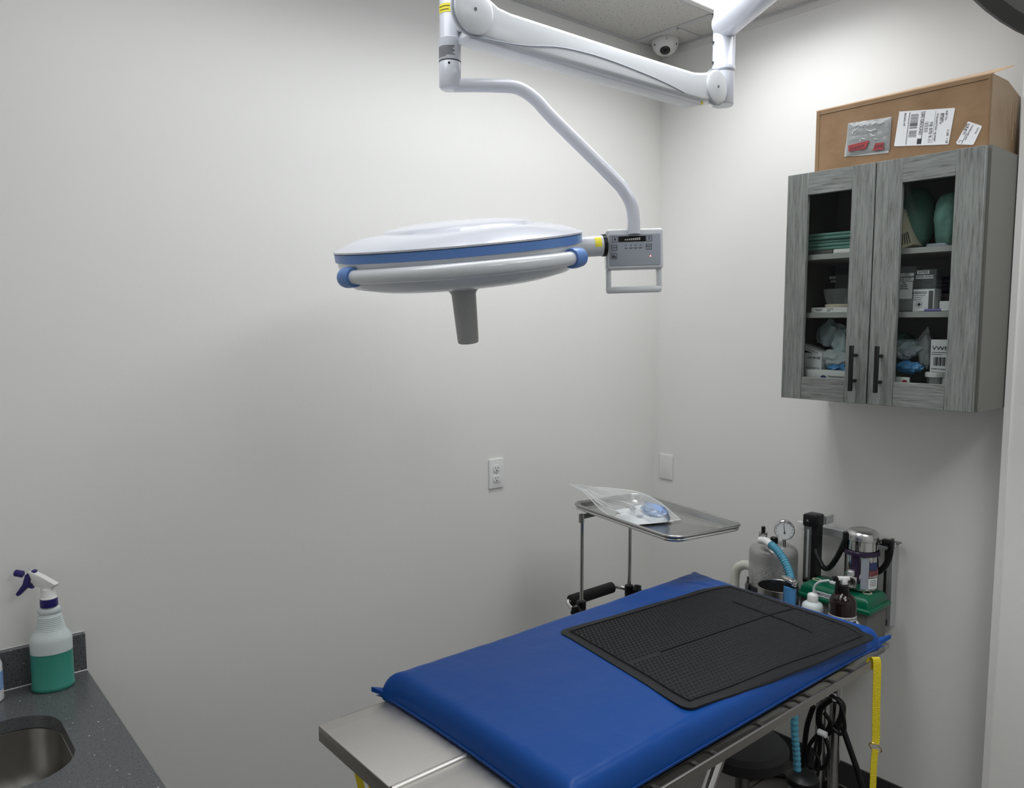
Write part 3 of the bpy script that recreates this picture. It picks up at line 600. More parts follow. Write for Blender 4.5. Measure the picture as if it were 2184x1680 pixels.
# ---------------------------------------------------------------- cardboard carton on the cabinet
t = thing('cardboard_carton', (-.18, -1.15, zc1), 'long brown cardboard carton with shipping labels on top of the cabinet', 'cardboard box')
x0, x1, y0, y1, z0, z1 = -.296, -.06, -.894, -1.414, zc1, 2.436
b = B(); w = .004
b.box((x0, y0, z0), (x0+w, y1, z1)).box((x1-w, y0, z0), (x1, y1+.006, z1-.045)).box((x0+w, y0, z0), (x1-w, y0-w, z1)).box((x0+w, y0-w, z0), (x1-w, y1+w, z0+w)); b.build('carton_body', 'card', t)
e_ = B(); pts = [(x0+w, y1, z0), (x0+w, y1, z1), (-.20, y1-.008, z1-.004), (-.09, y1-.008, z1-.03), (x1, y1, z1-.045), (x1, y1, z0)]
pts2 = [(p[0], p[1]+.006, p[2]) for p in pts]; k = 6; e_.faces(pts+pts2, [tuple(range(6)), tuple(range(6, 12))]+[(i, (i+1) % 6, (i+1) % 6+6, i+6) for i in range(6)]); en = e_.build('end_panel', 'cardend', t)
b = B()
for i in range(7):
    xx = -.24+i*.019; zt = z1-.05-.01*(i % 3); b.tube([(xx, y1-.0085, zt), (xx+.003*((i % 2)*2-1), y1-.0088, zt-.03), (xx, y1-.0085, zt-.06-.015*(i % 3))], .0007, 5)
b.build('scuff_marks', 'scuff', en)
b = B(); pa, pb = V((x0+.003, y0+.003, z1)), V((x0+.003, y1-.003, z1)); pc, pd = V((x0+.10, y1-.02, z1+.035)), V((x0+.10, y0, z1+.012))
up = V((0, 0, .004)); q = [pa, pb, pc, pd]; b.faces(q+[p+up for p in q], [(0, 1, 2, 3), (4, 5, 6, 7), (0, 1, 5, 4), (1, 2, 6, 5), (2, 3, 7, 6), (3, 0, 4, 7)]); b.build('front_flap', 'cardin', t)
b = B(); q = [V((x1, y0, z1)), V((x1, y1+.01, z1-.045)), V((x1-.1, y1+.01, z1-.035)), V((x1-.1, y0, z1+.0))]; b.faces(q+[p+up for p in q], [(0, 1, 2, 3), (4, 5, 6, 7), (0, 1, 5, 4), (1, 2, 6, 5), (2, 3, 7, 6), (3, 0, 4, 7)]); b.build('rear_flap', 'card', t)
b = B().tube([(x0-.0005, y1+.0, z0), (x0-.0005, y1+.0, z1)], .0022, 6).tube([(x0-.0005, y0-.012, z0), (x0-.0005, y0-.012, z1)], .001, 6).tube([(x0-.001, y0-.01, z1-.012), (x0-.001, y1+.01, z1-.012)], .001, 6); b.build('crease', 'cardend', t)
T0 = fr((x0-.0008, 0, 0), YR, ZZ)    # frame x = -y, y = z
def lq(px, py): p = at(px, py, 'x', x0-.001); return (-p.y, p.z)
lb = B().prism([lq(1918, 240), lq(1917, 238), lq(2036, 230), lq(2037, 231), lq(2023, 307), lq(2021, 308), lq(1910, 312), lq(1907, 311)], T0, .0006).build('shipping_label', 'paper', t)
u0 = V((*lq(1917, 239), 0)); ux = V((*lq(2036, 230), 0))-u0; uy = V((*lq(1908, 311), 0))-u0
def lab(u, v): p = u0+ux*u+uy*v; return (p.x, p.y)
T1 = T0 @ Matrix.Translation((0, 0, .0006)); b = B()
def lr(u0_, v0_, u1_, v1_): b.prism([lab(u0_, v0_), lab(u1_, v0_), lab(u1_, v1_), lab(u0_, v1_)], T1, .0003)
lr(.205, .03, .215, .98); lr(.48, .03, .49, .98); lr(.68, .05, .684, .97)
lr(.41, .82, .49, .98)
for i, (a, h_) in enumerate(zip((.10, .13, .17, .20, .24, .27, .31, .35, .37, .39, .41, .43, .46, .49, .58, .61, .64, .68, .71, .75), (.012, .018, .01, .02, .012, .016, .022, .014, .014, .014, .014, .014, .012, .02, .016, .012, .02, .012, .018, .014))): lr(.24, a, .38, a+h_)
for i in range(9): lr(.51, .35+i*.035, .58, .35+i*.035+.008+.008*(i % 2))
b.build('printed_marks', 'ink', lb)
dirn = (V(lab(0, 1)).to_3d()-V(lab(0, 0)).to_3d()).normalized()
def vtext(s_, size, u, v, par=lb, lf=None):
    x, y = lab(u, v); tx = T1 @ Matrix.Translation((x, y, 0)) @ Matrix.Rotation(math.atan2(dirn.y, dirn.x), 4, 'Z'); text(s_, size, tx, 'ink', par, align='LEFT', off=.0003)
vtext('NJ 070 9-11', .0122, .63, .36); vtext('UPS GROUND', .0105, .445, .04); vtext('1 OF', .008, .94, .83); vtext('5 LBS', .008, .94, .6)
for i, (s_, u, v) in enumerate((('SHIP TO:', .875, .06), ('BERGEN', .82, .12), ('50 DEY ST', .785, .12), ('WALLINGTON  NJ 07057', .72, .12), ('BILLING: P/P', .13, .04))): vtext(s_, .0072, u, v)
b = B().prism([lq(2064, 260), lq(2066, 259), lq(2093, 268), lq(2094, 271), lq(2077, 307), lq(2074, 309), lq(2042, 308), lq(2039, 305)], T0, .0006); l2 = b.build('return_label', 'paper', t)
u0 = V((*lq(2064, 259), 0)); ux = V((*lq(2094, 269), 0))-u0; uy = V((*lq(2040, 306), 0))-u0; dirn = uy.normalized()
for s_, sz, u, v in (('7 ROSELAND AVE', .0055, .42, .05), ('618-8101', .0085, .16, .06), ('MON-FRI', .0045, .0+.04, .1), ('E-STORE', .0045, .84, .1)): vtext(s_, sz, u, v, l2)
b = B(); lr(.30, .45, .33, .95); lr(.10, .82, .12, .95); lr(.10, .82, .34, .835); b.build('printed_marks', 'ink', l2)
pk = [lq(1809, 263), lq(1902, 249), lq(1895, 326), lq(1845, 331), lq(1801, 334), lq(1802, 322), lq(1806, 295)]
po = B().prism(pk, T0, .0008).build('clear_pouch', 'film2', t)
b = B(); r2_ = random.Random(9)
for k in range(22):
    u_, v_ = r2_.uniform(.12, .85), r2_.uniform(.1, .62); px_, py_ = 1809+93*u_-4*v_, 263-14*u_+71*v_; a_ = r2_.uniform(-.6, 1.4); l_ = r2_.uniform(4, 13)
    q_ = [T0 @ V((*lq(px_+math.cos(a_)*l_*f_, py_-math.sin(a_)*l_*f_), .0062)) for f_ in (0, .5, 1)]; b.tube(q_, .001, 5, rr=[.0003, .0013, .0003])
b.build('film_creases', 'gpaper', po)  # white ridges standing in for highlights on the pouch film
# wrinkled film sheet
b = B(); pts = []; fc = []; n_ = 18
for i in range(n_+1):
    for j in range(n_+1):
        u, v = i/n_, j/n_; p = V((*lq(1809+93*u-4*v, 263-14*u+71*v-(0 if u < 1 else 0)), 0)); e2 = min(u, 1-u, v, 1-v)
        pts.append(T0 @ V((p.x, p.y, .001+min(e2*10, 1)*(.002+.004*abs(noise.noise(V((u*5+v*2, v*5, 1))))))))
for i in range(n_):
    for j in range(n_): k = i*(n_+1)+j; fc.append((k, k+1, k+n_+2, k+n_+1))
b.faces(pts, fc).build('wrinkled_film', 'film', po)
b = B().prism([lq(1811, 311), lq(1856, 300), lq(1848, 318), lq(1812, 324)], T0 @ Matrix.Translation((0, 0, .0066)), .0006).prism([lq(1869, 306), lq(1887, 304), lq(1886, 319), lq(1863, 322)], T0 @ Matrix.Translation((0, 0, .0066)), .0006); rb = b.build('red_stripe', 'redink', po)
p = lq(1830, 315); text('INVOICE', .012, T0 @ Matrix.Translation((p[0], p[1], .0074)) @ Matrix.Rotation(math.pi+.12, 4, 'Z'), 'ink', rb, off=0)
p = lq(1876, 312); text('ENCL', .011, T0 @ Matrix.Translation((p[0], p[1], .0074)) @ Matrix.Rotation(math.pi+.05, 4, 'Z'), 'ink', rb, off=0)

# ---------------------------------------------------------------- operating table
t = thing('operating_table', (-1.47, -1.1, 0), 'stainless steel operating table under the blue pad', 'operating table')
ZT = .900
def panel(x0, x1, y0, y1, z, name='top_panel'):
    return B().box((x0, y0, z-.013), (x1, y1, z), .002, 3).box((x0+.0004, y0-.0006, z-.034), (x0+.004, y1+.0006, z-.004)).build(name, 'steel', t)
panel(-2.065, -.71, -.797, -1.083, ZT); panel(-2.062, -.71, -1.0935, -1.366, ZT-.003)
B().tube([(-2.064, -1.087, ZT-.004), (-.72, -1.087, ZT-.004)], .0070, 14).build('edge_roll', 'steel', t)
r0 = at(1859, 1405, 'y', -1.405)
zr = at(1640, 1543, 'y', -1.405).z
B().box((r0.x, -1.405, zr), (-2.0, -1.400, zr-.021), .0008, 1).build('side_rail', 'rail', t)
B().box((-.86, -.775, .885), (-2.0, -.770, .862), .0008, 1).build('side_rail', 'rail', t)
for x in (-.93, -1.02, -1.13, -1.17, -1.21, -1.33, -1.50, -1.56, -1.68, -1.85): B().box((x, -1.400, zr-.018), (x+.010, -1.368, zr-.012)).build('rail_spacer', 'rail', t)
B().box((-.72, -1.376, .872), (-2.06, -1.3664, ZT-.004), .002).build('dark_edge_beam', 'darksteel', t)  # added strip that makes the panel's near edge read dark
for y in (-.84, -1.34): B().box((-1.98, y-.015, .842), (-.80, y+.015, .866), .002).build('frame_beam', 'darksteel', t)
B().box((-1.9, -.84, .83), (-1.8, -1.34, .866), .002).box((-1.0, -.84, .83), (-.9, -1.34, .866), .002).build('cross_beam', 'darksteel', t)
B().box((-1.58, -1.2, .12), (-1.36, -1.0, .50), .01).box((-1.55, -1.17, .50), (-1.39, -1.03, .835), .008).build('lift_column', 'steel', t)
B().box((-1.85, -1.33, .03), (-1.09, -.87, .12), .02).build('table_base', 'darksteel', t)
a0 = at(1530, 1625, 'y', -1.15); a1 = at(1508, 1690, 'y', -1.15)
B().tube([a0+(a0-a1)*.6, a1+(a1-a0)*2.0], .017, 18).build('strut', 'chrome', t)
for x in (-1.80, -1.14):
    for y in (-1.28, -.92): B().cyl((x, y, 0), (x, y, .04), .025, 16).build('caster', 'black', t)

# blue pad: cushion with pinched corners
PX0, PX1, PY0, PY1, PZ, PH = -1.902, -.787, -.787, -1.388, .910, .056
def padc(x, y):                            # height of the cushion, pinched to a flat point at its corners
    dx = min(x-PX0, PX1-x); dy = min(PY0-y, y-PY1); r = .022
    d = r-math.hypot(r-dx, r-dy) if dx < r and dy < r else min(dx, dy)
    return min(padz(x, y), PZ+PH*max(0, 1-(1-min(1, max(0, d)/.042))**2.6)**.5+.006*min(1, max(0, d-.04)/.12))
def padz(x, y):
    dx = min(x-PX0, PX1-x); dy = min(PY0-y, y-PY1); d = max(0, min(dx, dy)); k = min(1, d/.042)
    return PZ+PH*max(0, 1-(1-k)**2.6)**.5+.006*min(1, max(0, d-.04)/.12)
t = thing('table_pad', (-1.325, -1.09, ZT), 'thick blue vinyl pad on the steel operating table', 'pad')
b = B(); nx, ny = 90, 52; pts = []; fc = []
def ease(u): return .5-.5*math.cos(math.pi*u)
for s_ in (1, -1):
    for i in range(nx+1):
        for j in range(ny+1):
            u, v = ease(i/nx), ease(j/ny); x = PX0+(PX1-PX0)*u; y = PY0+(PY1-PY0)*v
            cu, cv = (u-.5)*2, (v-.5)*2; z = padc(x, y)
            cr = max(0, abs(cu)-.93)/.07*max(0, abs(cv)-.88)/.12
            # sides pull in a little between the corners
            x -= (.010*math.copysign(1, cu))*(1-cv*cv)*max(0, abs(cu)-.8)/.2; y += (.008*math.copysign(1, cv))*(1-cu**4)*max(0, abs(cv)-.8)/.2
            x += math.copysign(.014, cu)*cr+.024*(1-v)*max(0, u-.8)/.2; y -= math.copysign(.010, cv)*cr
            wr = .0014*noise.noise(V((x*9, y*9, 0)))+.0022*noise.noise(V((x*30, y*12, 3)))*max(0, (abs(cv)-.8)/.2)
            if u > .9 and v < .45: wr += .004*math.sin((x*1.0+y*.5)*130)*noise.noise(V((x*14, y*14, 5)))
            zt = (z+wr*min(1, (z-PZ)/.03)) if s_ == 1 else (PZ-min(.008, (z-PZ)*.5))
            if i in (0, nx) or j in (0, ny): zt = PZ
            pts.append((x, y, zt))
o_ = (nx+1)*(ny+1)
for s_ in (0, 1):
    for i in range(nx):
        for j in range(ny): k = s_*o_+i*(ny+1)+j; fc.append((k, k+1, k+ny+2, k+ny+1))
b.faces(pts, fc, True); bmesh.ops.remove_doubles(b.bm, verts=b.bm.verts[:], dist=.0002); b.build('cushion', 'pad', t, 80)
for sx, sy, x, y in ((-1, 1, PX0, PY0), (1, -1, PX1, PY1), (-1, -1, PX0, PY1)):
    b = B(); c0 = V((x+.02*-sx*0, y, .925)); tip = V((x+sx*(.024 if sx < 0 else .046), y+sy*.010, .928)); pts = [V((x-sx*.03, y-sy*.006, .918)), V((x-sx*.006, y-sy*.03, .918)), tip+V((0, 0, .005)), V((x-sx*.02, y, .912)), V((x, y-sy*.02, .912)), tip-V((0, 0, .006)), V((x+sx*.012, y+sy*.012, .93)), V((x+sx*.012, y+sy*.012, .918))]
    b.faces(pts, [(0, 1, 2), (3, 4, 5), (0, 2, 5, 3), (1, 2, 5, 4)], True); b.build('corner_ear', 'pad', t)
b = B(); pth = [(PX0+.010*(1-((v-.5)*2)**2)-.001, PY0+(PY1-PY0)*v, PZ+.001) for v in [k/12 for k in range(13)]]; b.tube(pth, .0022, 6); b.tube([(PX0+(PX1-PX0)*u, PY1+.008*(1-((u-.5)*2)**4)-.001, PZ+.001) for u in [k/16 for k in range(17)]], .0022, 6); b.build('piping', 'pad', t)

# black rubber mat
t = thing('rubber_mat', (-1.14, -1.13, .955), 'black textured rubber mat lying across the right half of the blue pad', 'mat')
A_, Bc, C_, D_ = at(1188, 1344, 'z', .974), at(1468, 1513, 'z', .974), at(1872, 1354, 'z', .964), at(1556, 1241, 'z', .973)
def mp(u, v, h=0.):                         # u along the length, v towards the room
    p = (A_*(1-u)+D_*u)*(1-v)+(Bc*(1-u)+C_*u)*v
    z = padz(min(PX1-.026, max(-1.9, p.x)), min(-.79, max(PY1+.016, p.y)))+.0014*noise.noise(V((p.x*9, p.y*9, 0)))
    curl = .004*math.exp(-((u-0)**2+(v-1)**2)*60)+.0008*math.sin(u*17)*(max(0, v-.9)/.1+max(0, .1-v)/.1)
    return V((p.x, p.y, z+.0035+curl+h))
def rc(u, v, r=.035):                       # round the corners of the outline
    return u, v
def corner_in(u, v):
    Lx, Ly, r = .65, .465, .025
    x, y = u*Lx, v*Ly; cx = r if x < r else (Lx-r if x > Lx-r else None); cy = r if y < r else (Ly-r if y > Ly-r else None)
    if cx is not None and cy is not None:
        dx, dy = x-cx, y-cy; m_ = max(abs(dx), abs(dy)); l = math.hypot(dx, dy)
        if l > 1e-9: k = m_/l; x, y = cx+dx*k, cy+dy*k
    return x/Lx, y/Ly
b = B(); nx, ny = 64, 48; pts = []; fc = []
us = sorted(set([i/nx for i in range(nx+1)]+[.01, .02, .03, .97, .98, .99])); vs_ = sorted(set([j/ny for j in range(ny+1)]+[.01, .03, .04, .96, .97, .99])); NX, NY = len(us), len(vs_)
for h in (0, -.0045):
    for u in us:
        for v in vs_: pts.append(mp(*corner_in(u, v), h+(.0 if min(u, 1-u, v, 1-v) > .035 else -.001)))
for s_ in (0, 1):
    for i in range(NX-1):
        for j in range(NY-1): k = s_*NX*NY+i*NY+j; fc.append((k, k+1, k+NY+1, k+NY))
o_ = NX*NY
ring = [i*NY for i in range(NX)]+[(NX-1)*NY+j for j in range(1, NY)]+[i*NY+NY-1 for i in range(NX-2, -1, -1)]+[j for j in range(NY-2, 0, -1)]
for a, c_ in zip(ring, ring[1:]+ring[:1]): fc.append((a, c_, c_+o_, a+o_))
b.faces(pts, fc, True).build('mat_sheet', 'mat', t, 60)
b = B(); rowsU, rowsV = 50, 35
for i in range(rowsU):
    for j in range(rowsV):
        u = .05+.90*(i+(.5 if j % 2 else 0))/rowsU; v = .065+.87*j/(rowsV-1)
        if abs(v-.52) < .008 or (abs(u-.80) < .006 and .25 < v < .8) and 1: continue
        w_, l_ = .0062/.65, .0060/.465
        q = [mp(u-w_*.5, v-l_*.6, .0003), mp(u+w_*.7, v-l_*.1, .0003), mp(u-w_*.1, v+l_*.65, .0003), mp(u+w_*.25, v+l_*.1, .0034)]
        b.faces(q, [(0, 1, 3), (1, 2, 3), (2, 0, 3)], False)
b.build('raised_pattern', 'mat', t)
b = B()
for (e0, e1) in (((.04, .05), (.96, .05)), ((.96, .05), (.96, .95)), ((.96, .95), (.04, .95)), ((.04, .95), (.04, .05)), ((.20, .52), (.965, .52)), ((.80, .26), (.80, .80))):
    b.tube([mp(e0[0]+(e1[0]-e0[0])*k/20, e0[1]+(e1[1]-e0[1])*k/20, .0016) for k in range(21)], .0014, 6)
b.build('groove_lines', 'black', t)

# yellow straps
def strap(pts, wdt, name, label, side=V((1, 0, 0))):
    b = B(); P = smoothpath(pts, 6); q = []; fc = []
    for i, p in enumerate(P):
        tw = V((math.cos(i*.0), 0, 0)); s2 = side*wdt/2; d = (P[min(i+1, len(P)-1)]-P[max(i-1, 0)]).normalized(); nrm = d.cross(side).normalized()*.0009
        q += [p-s2-nrm, p+s2-nrm, p+s2+nrm, p-s2+nrm]
    for i in range(len(P)-1):
        k = i*4
        for a, c_ in ((0, 1), (1, 2), (2, 3), (3, 0)): fc.append((k+a, k+c_, k+4+c_, k+4+a))
    fc += [(0, 1, 2, 3), (len(q)-4, len(q)-3, len(q)-2, len(q)-1)]; b.faces(q, fc, True); return b
xs = at(1866, 1410, 'y', -1.405).x
YS = -.012; t = thing('tie_down_strap', (xs, -1.41, .2), 'yellow webbing strap with brass ring looped over the table rail end', 'strap')
side = RT.copy(); side.normalize()
st_ = strap([V((xs-.002, -1.394, zr-.03)), V((xs-.002, -1.395, zr-.004)), V((xs, -1.401, zr+.004)), V((xs, -1.409, zr+.001)), V((xs-.001, -1.412, zr-.03)), V((xs-.003, -1.415, .76)), V((xs-.002, -1.417, .70)), V((xs-.005, -1.417, .68))], .020, '', '', side)
st_.build('webbing', 'strap', t)
p = V((xs-.004, -1.418, .672)); 
rg = fr(p, (side+ZZ*-.9).normalized(), (ZZ*.6+side)); B().tube([p+(side*.012*math.cos(a)+(ZZ*-.55*.020+side*.003)*math.cos(a)+ZZ*.008*math.sin(a)+V((0, -.006, 0))*math.sin(a)) for a in [2*math.pi*k/20 for k in range(20)]], .0016, 8, closed=True).build('ring', 'brass', t)
strap([V((xs-.006, -1.418, .668)), V((xs-.010, -1.418, .62)), V((xs-.011, -1.419, .55)), V((xs-.013, -1.42, .3))], .018, '', '', (side*.9+V((0, 0, 0)))).build('lower_webbing', 'strap', t)
q = at(766, 1662, 'x', -2.05)
t = thing('tie_down_strap', (-2.05, q.y, .3), 'yellow strap hanging under the left end of the steel table', 'strap')
q0, q1, q2 = at(762, 1640, 'x', -2.04), at(768, 1668, 'x', -2.04), at(775, 1700, 'x', -2.04)
strap([q0+V((0, 0, .03)), q0, q1, q2, q2+(q2-q1)*3], .014, '', '', side).build('webbing', 'strap', t)
q0, q1 = at(789, 1672, 'x', -2.03), at(790, 1700, 'x', -2.03); strap([q0+V((0, 0, .02)), q1, q1+(q1-q0)*3], .007, '', '', side).build('lower_webbing', 'strap', t)

# ---------------------------------------------------------------- instrument stand and tray
ZM = 1.10; E1 = V((-.085, -.51, 0)); A0 = V((-.872, -.358, ZM)); E2 = V((.296, -.018, 0))
cM = A0+(E1+E2)/2; LY = E1.length; LX = E2.length; u1 = E1.normalized(); u2 = (E2-u1*E2.dot(u1)).normalized()
TM = fr(cM, u2, -u1)
t = thing('instrument_stand', (-.74, -.40, 0), 'chrome instrument stand with black knobs and foam handle by the corner', 'instrument stand')
p1, p2 = V((-.876, -.40, 0)), V((-.625, -.40, 0))
for p in (p1, p2):
    B().cyl(p+V((0, 0, .70)), p+V((0, 0, ZM-.018)), .0065, 16).build('rod', 'chrome', t); B().cyl(p, p+V((0, 0, .725)), .011, 18).build('leg_tube', 'chrome', t)
    k = B().cyl(p+V((0, 0, .725)), p+V((0, 0, .775)), .0165, 18, .002).build('clamp_collar', 'black', t)
for p, d, z_ in ((p2, RT*.8-fh*.6, .762), (p1, -RT*.55-fh*.8, .745)):
    d = d.normalized(); s0 = p+V((0, 0, z_)); b = B().cyl(s0, s0+d*.03, .006, 12); cz = s0+d*.032; KM = fr(cz, d.orthogonal(), d.cross(d.orthogonal()))
    b.prism([(.020*(1+.12*math.cos(6*a))*math.cos(a), .020*(1+.12*math.cos(6*a))*math.sin(a)) for a in [2*math.pi*i/36 for i in range(36)]], KM @ Matrix.Translation((0, 0, -.008)), .018, .003).build('knob', 'black', t)
B().box((p1.x-.01, p1.y+.006, ZM-.046), (p1.x+.004, p1.y-.006, ZM-.016)).box((p1.x-.006, p1.y+.004, ZM-.034), (p2.x+.006, p1.y-.002, ZM-.018)).build('bracket', 'darksteel', t)
fr_pts = [TM @ V((x, y, .0005)) for x, y in rrect(LX-.004, LY-.004, .041)]
B().tube(fr_pts, .0055, 12, closed=True).build('tray_frame', 'chrome', t)
f0, f1 = at(1216, 1282, 'y', -.30), at(1306, 1251, 'y', -.30); f1.z = f0.z = (f0.z+f1.z)/2
B().cyl(f0, f1, .021, 24, .004).build('foam_grip', 'blackm', t)
B().tube(smoothpath([f0, f0+V((-.012, 0, 0)), f0+V((-.02, -.02, -.01)), V((p1.x-.0, p1.y, f0.z-.03))], 6), .008, 12).build('handle_tube', 'chrome', t)
B().tube(smoothpath([f1-V((.01, 0, 0)), f1+V((.03, -.002, -.004)), f1+V((.055, -.04, -.02)), V((p2.x, p2.y, f1.z-.05))], 6), .008, 12).build('handle_tube', 'chrome', t)
B().tube([p1+V((0, 0, .03)), p2+V((0, 0, .03))], .012, 12).tube([p1+V((0, .2, .03)), p1+V((0, -.25, .03))], .012, 12).tube([p2+V((0, .2, .03)), p2+V((0, -.25, .03))], .012, 12).build('base_frame', 'chrome', t)
for p in (p1, p2):
    for dy in (.19, -.24): B().cyl(p+V((0, dy, 0)), p+V((0, dy, .025)), .014, 12).build('foot', 'black', t)
t = thing('instrument_tray', cM-V((0, 0, .016)), 'rectangular stainless steel tray with rolled rim on the instrument stand', 'tray')
b = B(); secs = [(0, .004), (-.006, .002), (-.012, -.014), (-.020, -.0165)]; rings = []; pts = []; n_ = None
for (ins, z_) in secs:
    r_ = rrect(LX+2*ins, LY+2*ins, .042+ins); n_ = len(r_); pts += [TM @ V((x, y, z_+.008)) for x, y in r_]
fc = []
for i in range(len(secs)-1):
    for j in range(n_): fc.append((i*n_+j, i*n_+(j+1) % n_, (i+1)*n_+(j+1) % n_, (i+1)*n_+j))
fc.append(tuple(range((len(secs)-1)*n_, len(secs)*n_))); b.faces(pts, fc, True).build('pan', 'steel2', t, 50)
B().tube([TM @ V((x, y, .011)) for x, y in rrect(LX+.004, LY+.004, .043)], .0048, 12, closed=True).build('rim', 'steel2', t)
# items on the tray
zt = ZM-.0075
def tp(px, py, h=0.): return at(px, py, 'z', zt+h)
t = thing('glove_pouch', tp(1380, 1100), 'white paper pouch with dark print holding a light blue pack, on the tray', 'pouch')
b = B(); co = [tp(1311, 1107, .004), tp(1366, 1126, .006), tp(1436, 1112, .008), tp(1368, 1078, .012)]
co = [tp(1316, 1096, .006), tp(1357, 1121, .006), tp(1437, 1113, .008), tp(1345, 1064, .03), tp(1395, 1075, .03)]
def patch(co4, n1, n2, amp, seed, thick=.004):
    b = B(); pts = []; fc = []
    for s_ in (0, 1):
        for i in range(n1+1):
            for j in range(n2+1):
                u, v = i/n1, j/n2; p = (co4[0]*(1-u)+co4[1]*u)*(1-v)+(co4[3]*(1-u)+co4[2]*u)*v
                e2 = min(1, min(u, 1-u, v, 1-v)*7); pts.append(p+V((0, 0, (amp*abs(noise.noise(V((u*4+seed, v*4, seed))))+thick)*e2 if s_ == 0 else -.0005)))
    o_ = (n1+1)*(n2+1)
    for s_ in (0, 1):
        for i in range(n1):
            for j in range(n2): k = s_*o_+i*(n2+1)+j; fc.append((k, k+1, k+n2+2, k+n2+1))
    b.faces(pts, fc, True); return b
patch([tp(1312, 1088, .006), tp(1360, 1119, .004), tp(1437, 1112, .004), tp(1368, 1076, .006)], 14, 14, .006, 3, .006).build('paper_pouch', 'gpaper', t)
patch([tp(1309, 1103, .002), tp(1352, 1121, .002), tp(1378, 1116, .002), tp(1318, 1096, .002)], 8, 8, .004, 5, .004).build('paper_fold', 'gpaper', t)
patch([tp(1333, 1084, .013), tp(1352, 1088, .013), tp(1358, 1082, .014), tp(1337, 1079, .014)], 3, 3, .0, 1, .0012).build('printed_block', 'dark', t)
patch([tp(1357, 1102, .013), tp(1368, 1104, .013), tp(1373, 1099, .014), tp(1361, 1097, .014)], 3, 3, .0, 1, .0012).build('printed_block', 'panelg', t)
q = tp(1395, 1088, .024); e_ = B().blob(q, (.032, .052, .022), .14, 2.8, 4, 12, True, -.25); e_.build('blue_gauze', 'bluepad', t)
B().blob(tp(1387, 1092, .024), (.048, .085, .030), .10, 1.8, 4, 5, True, -.25).build('clear_window', 'window', t)
t = thing('clear_plastic_bag', tp(1330, 1090), 'clear crinkled plastic bag drooping past the left edge of the tray', 'plastic bag')
b = B(); pts = []; fc = []; n1, n2 = 40, 26
tipA = tp(1213, 1035, .0)
P0, P1, P2, P3 = at(1216, 1034, 'z', 1.165), tp(1335, 1112, .012), tp(1452, 1108, .004), tp(1375, 1046, .055)
near = smoothpath([P0, at(1248, 1052, 'z', 1.15), at(1285, 1090, 'z', 1.115), P1, tp(1365, 1118, .014), P2], 12); far = smoothpath([P0+V((0, .004, .003)), at(1262, 1038, 'z', 1.17), at(1310, 1041, 'z', 1.17), at(1360, 1048, 'z', 1.165), at(1405, 1068, 'z', 1.14), P2+V((0, .006, .002))], 12)
n1 = len(near)-1
for i in range(n1+1):
    for j in range(n2+1):
        v = j/n2; p = near[i]*(1-v)+far[i]*v; e2 = math.sin(math.pi*v)*math.sin(math.pi*min(1, max(0, i/n1)))
        p = p+V((0, 0, .012*e2+.010*e2*noise.noise(V((i*.11, v*6, 2)))+.004*noise.noise(V((i*.35, v*19, 7)))*e2)); pts.append(p)
for i in range(n1):
    for j in range(n2): k = i*(n2+1)+j; fc.append((k, k+1, k+n2+2, k+n2+1))
b.faces(pts, fc).build('film_sheet', 'film', t)
b = B(); rr0 = random.Random(4)
def fp(i, v):
    i = max(0, min(n1, i)); j = max(0, min(n2, v*n2)); return pts[int(i)*(n2+1)+int(j)]+V((0, 0, .0006))
for k in range(15):
    i0 = rr0.uniform(3, n1*.55); v0 = rr0.uniform(.03, .5); ln = rr0.uniform(4, 12); b.tube([fp(i0, v0), fp(i0+ln*.4, v0+.02), fp(i0+ln, v0+rr0.uniform(.02, .16))], .0009, 5, rr=[.0003, .0011, .0003])
b.tube([fp(i, 0) for i in range(0, n1+1, 2)], .0011, 5); b.tube([fp(i, .999) for i in range(0, n1+1, 2)], .0008, 5)
b.build('creases', 'gpaper', t)  # pale tubes imitate bright streaks along the bag's folds and edges

# ---------------------------------------------------------------- gas anaesthesia machine on the wall
t = thing('anesthesia_machine', (-.14, -.85, .68), 'wall mounted anesthesia machine with silvery canister, gauge, chrome vaporizer and black hoses', 'anesthesia machine')
B().box((-.045, -.745, .955), (-.02, -1.095, .984), .001, 1).build('top_bar', 'alu', t)
B().box((-.048, -.735, .957), (-.03, -.765, .985)).build('bar_bracket', 'plastic', t)
B().box((-.085, -.864, 1.006), (-.03, -.872, 1.036)).build('cap_bracket', 'alu', t)
B().box((-.042, -1.083, .676), (-.004, -1.097, .975), .001, 1).build('right_post', 'alu', t)
B().cyl((-.045, -1.074, .69), (-.045, -1.074, .95), .0045, 10).cyl((-.045, -1.060, .690), (-.045, -1.087, .690), .010, 12).build('drain_tube', 'black', t)
B().box((-.05, -1.075, .978), (-.02, -1.115, .982)).cyl((-.035, -1.09, .98), (-.035, -1.09, .992), .006, 8).build('end_plate', 'darksteel', t)
fm = B().box((-.135, -.815, .79), (-.09, -.862, 1.022)).build('flowmeter_block', 'black', t)
B().box((-.137, -.818, .80), (-.135, -.845, 1.0)).build('flowmeter_glass', 'darksteel', fm)
B().box((-.1385, -.828, .81), (-.137, -.836, .99)).build('scale_strip', 'alu', fm)
B().box((-.145, -.811, 1.000), (-.085, -.866, 1.046), .007).build('flowmeter_cap', 'black', fm)
T2 = fr((-.1455, -.832, 1.024), YR, ZZ); text('1L', .009, T2, 'paper', fm, name='lettering'); 
B().box((-.128, -.812, .785), (-.088, -.87, .806)).build('flowmeter_foot', 'darksteel', fm)
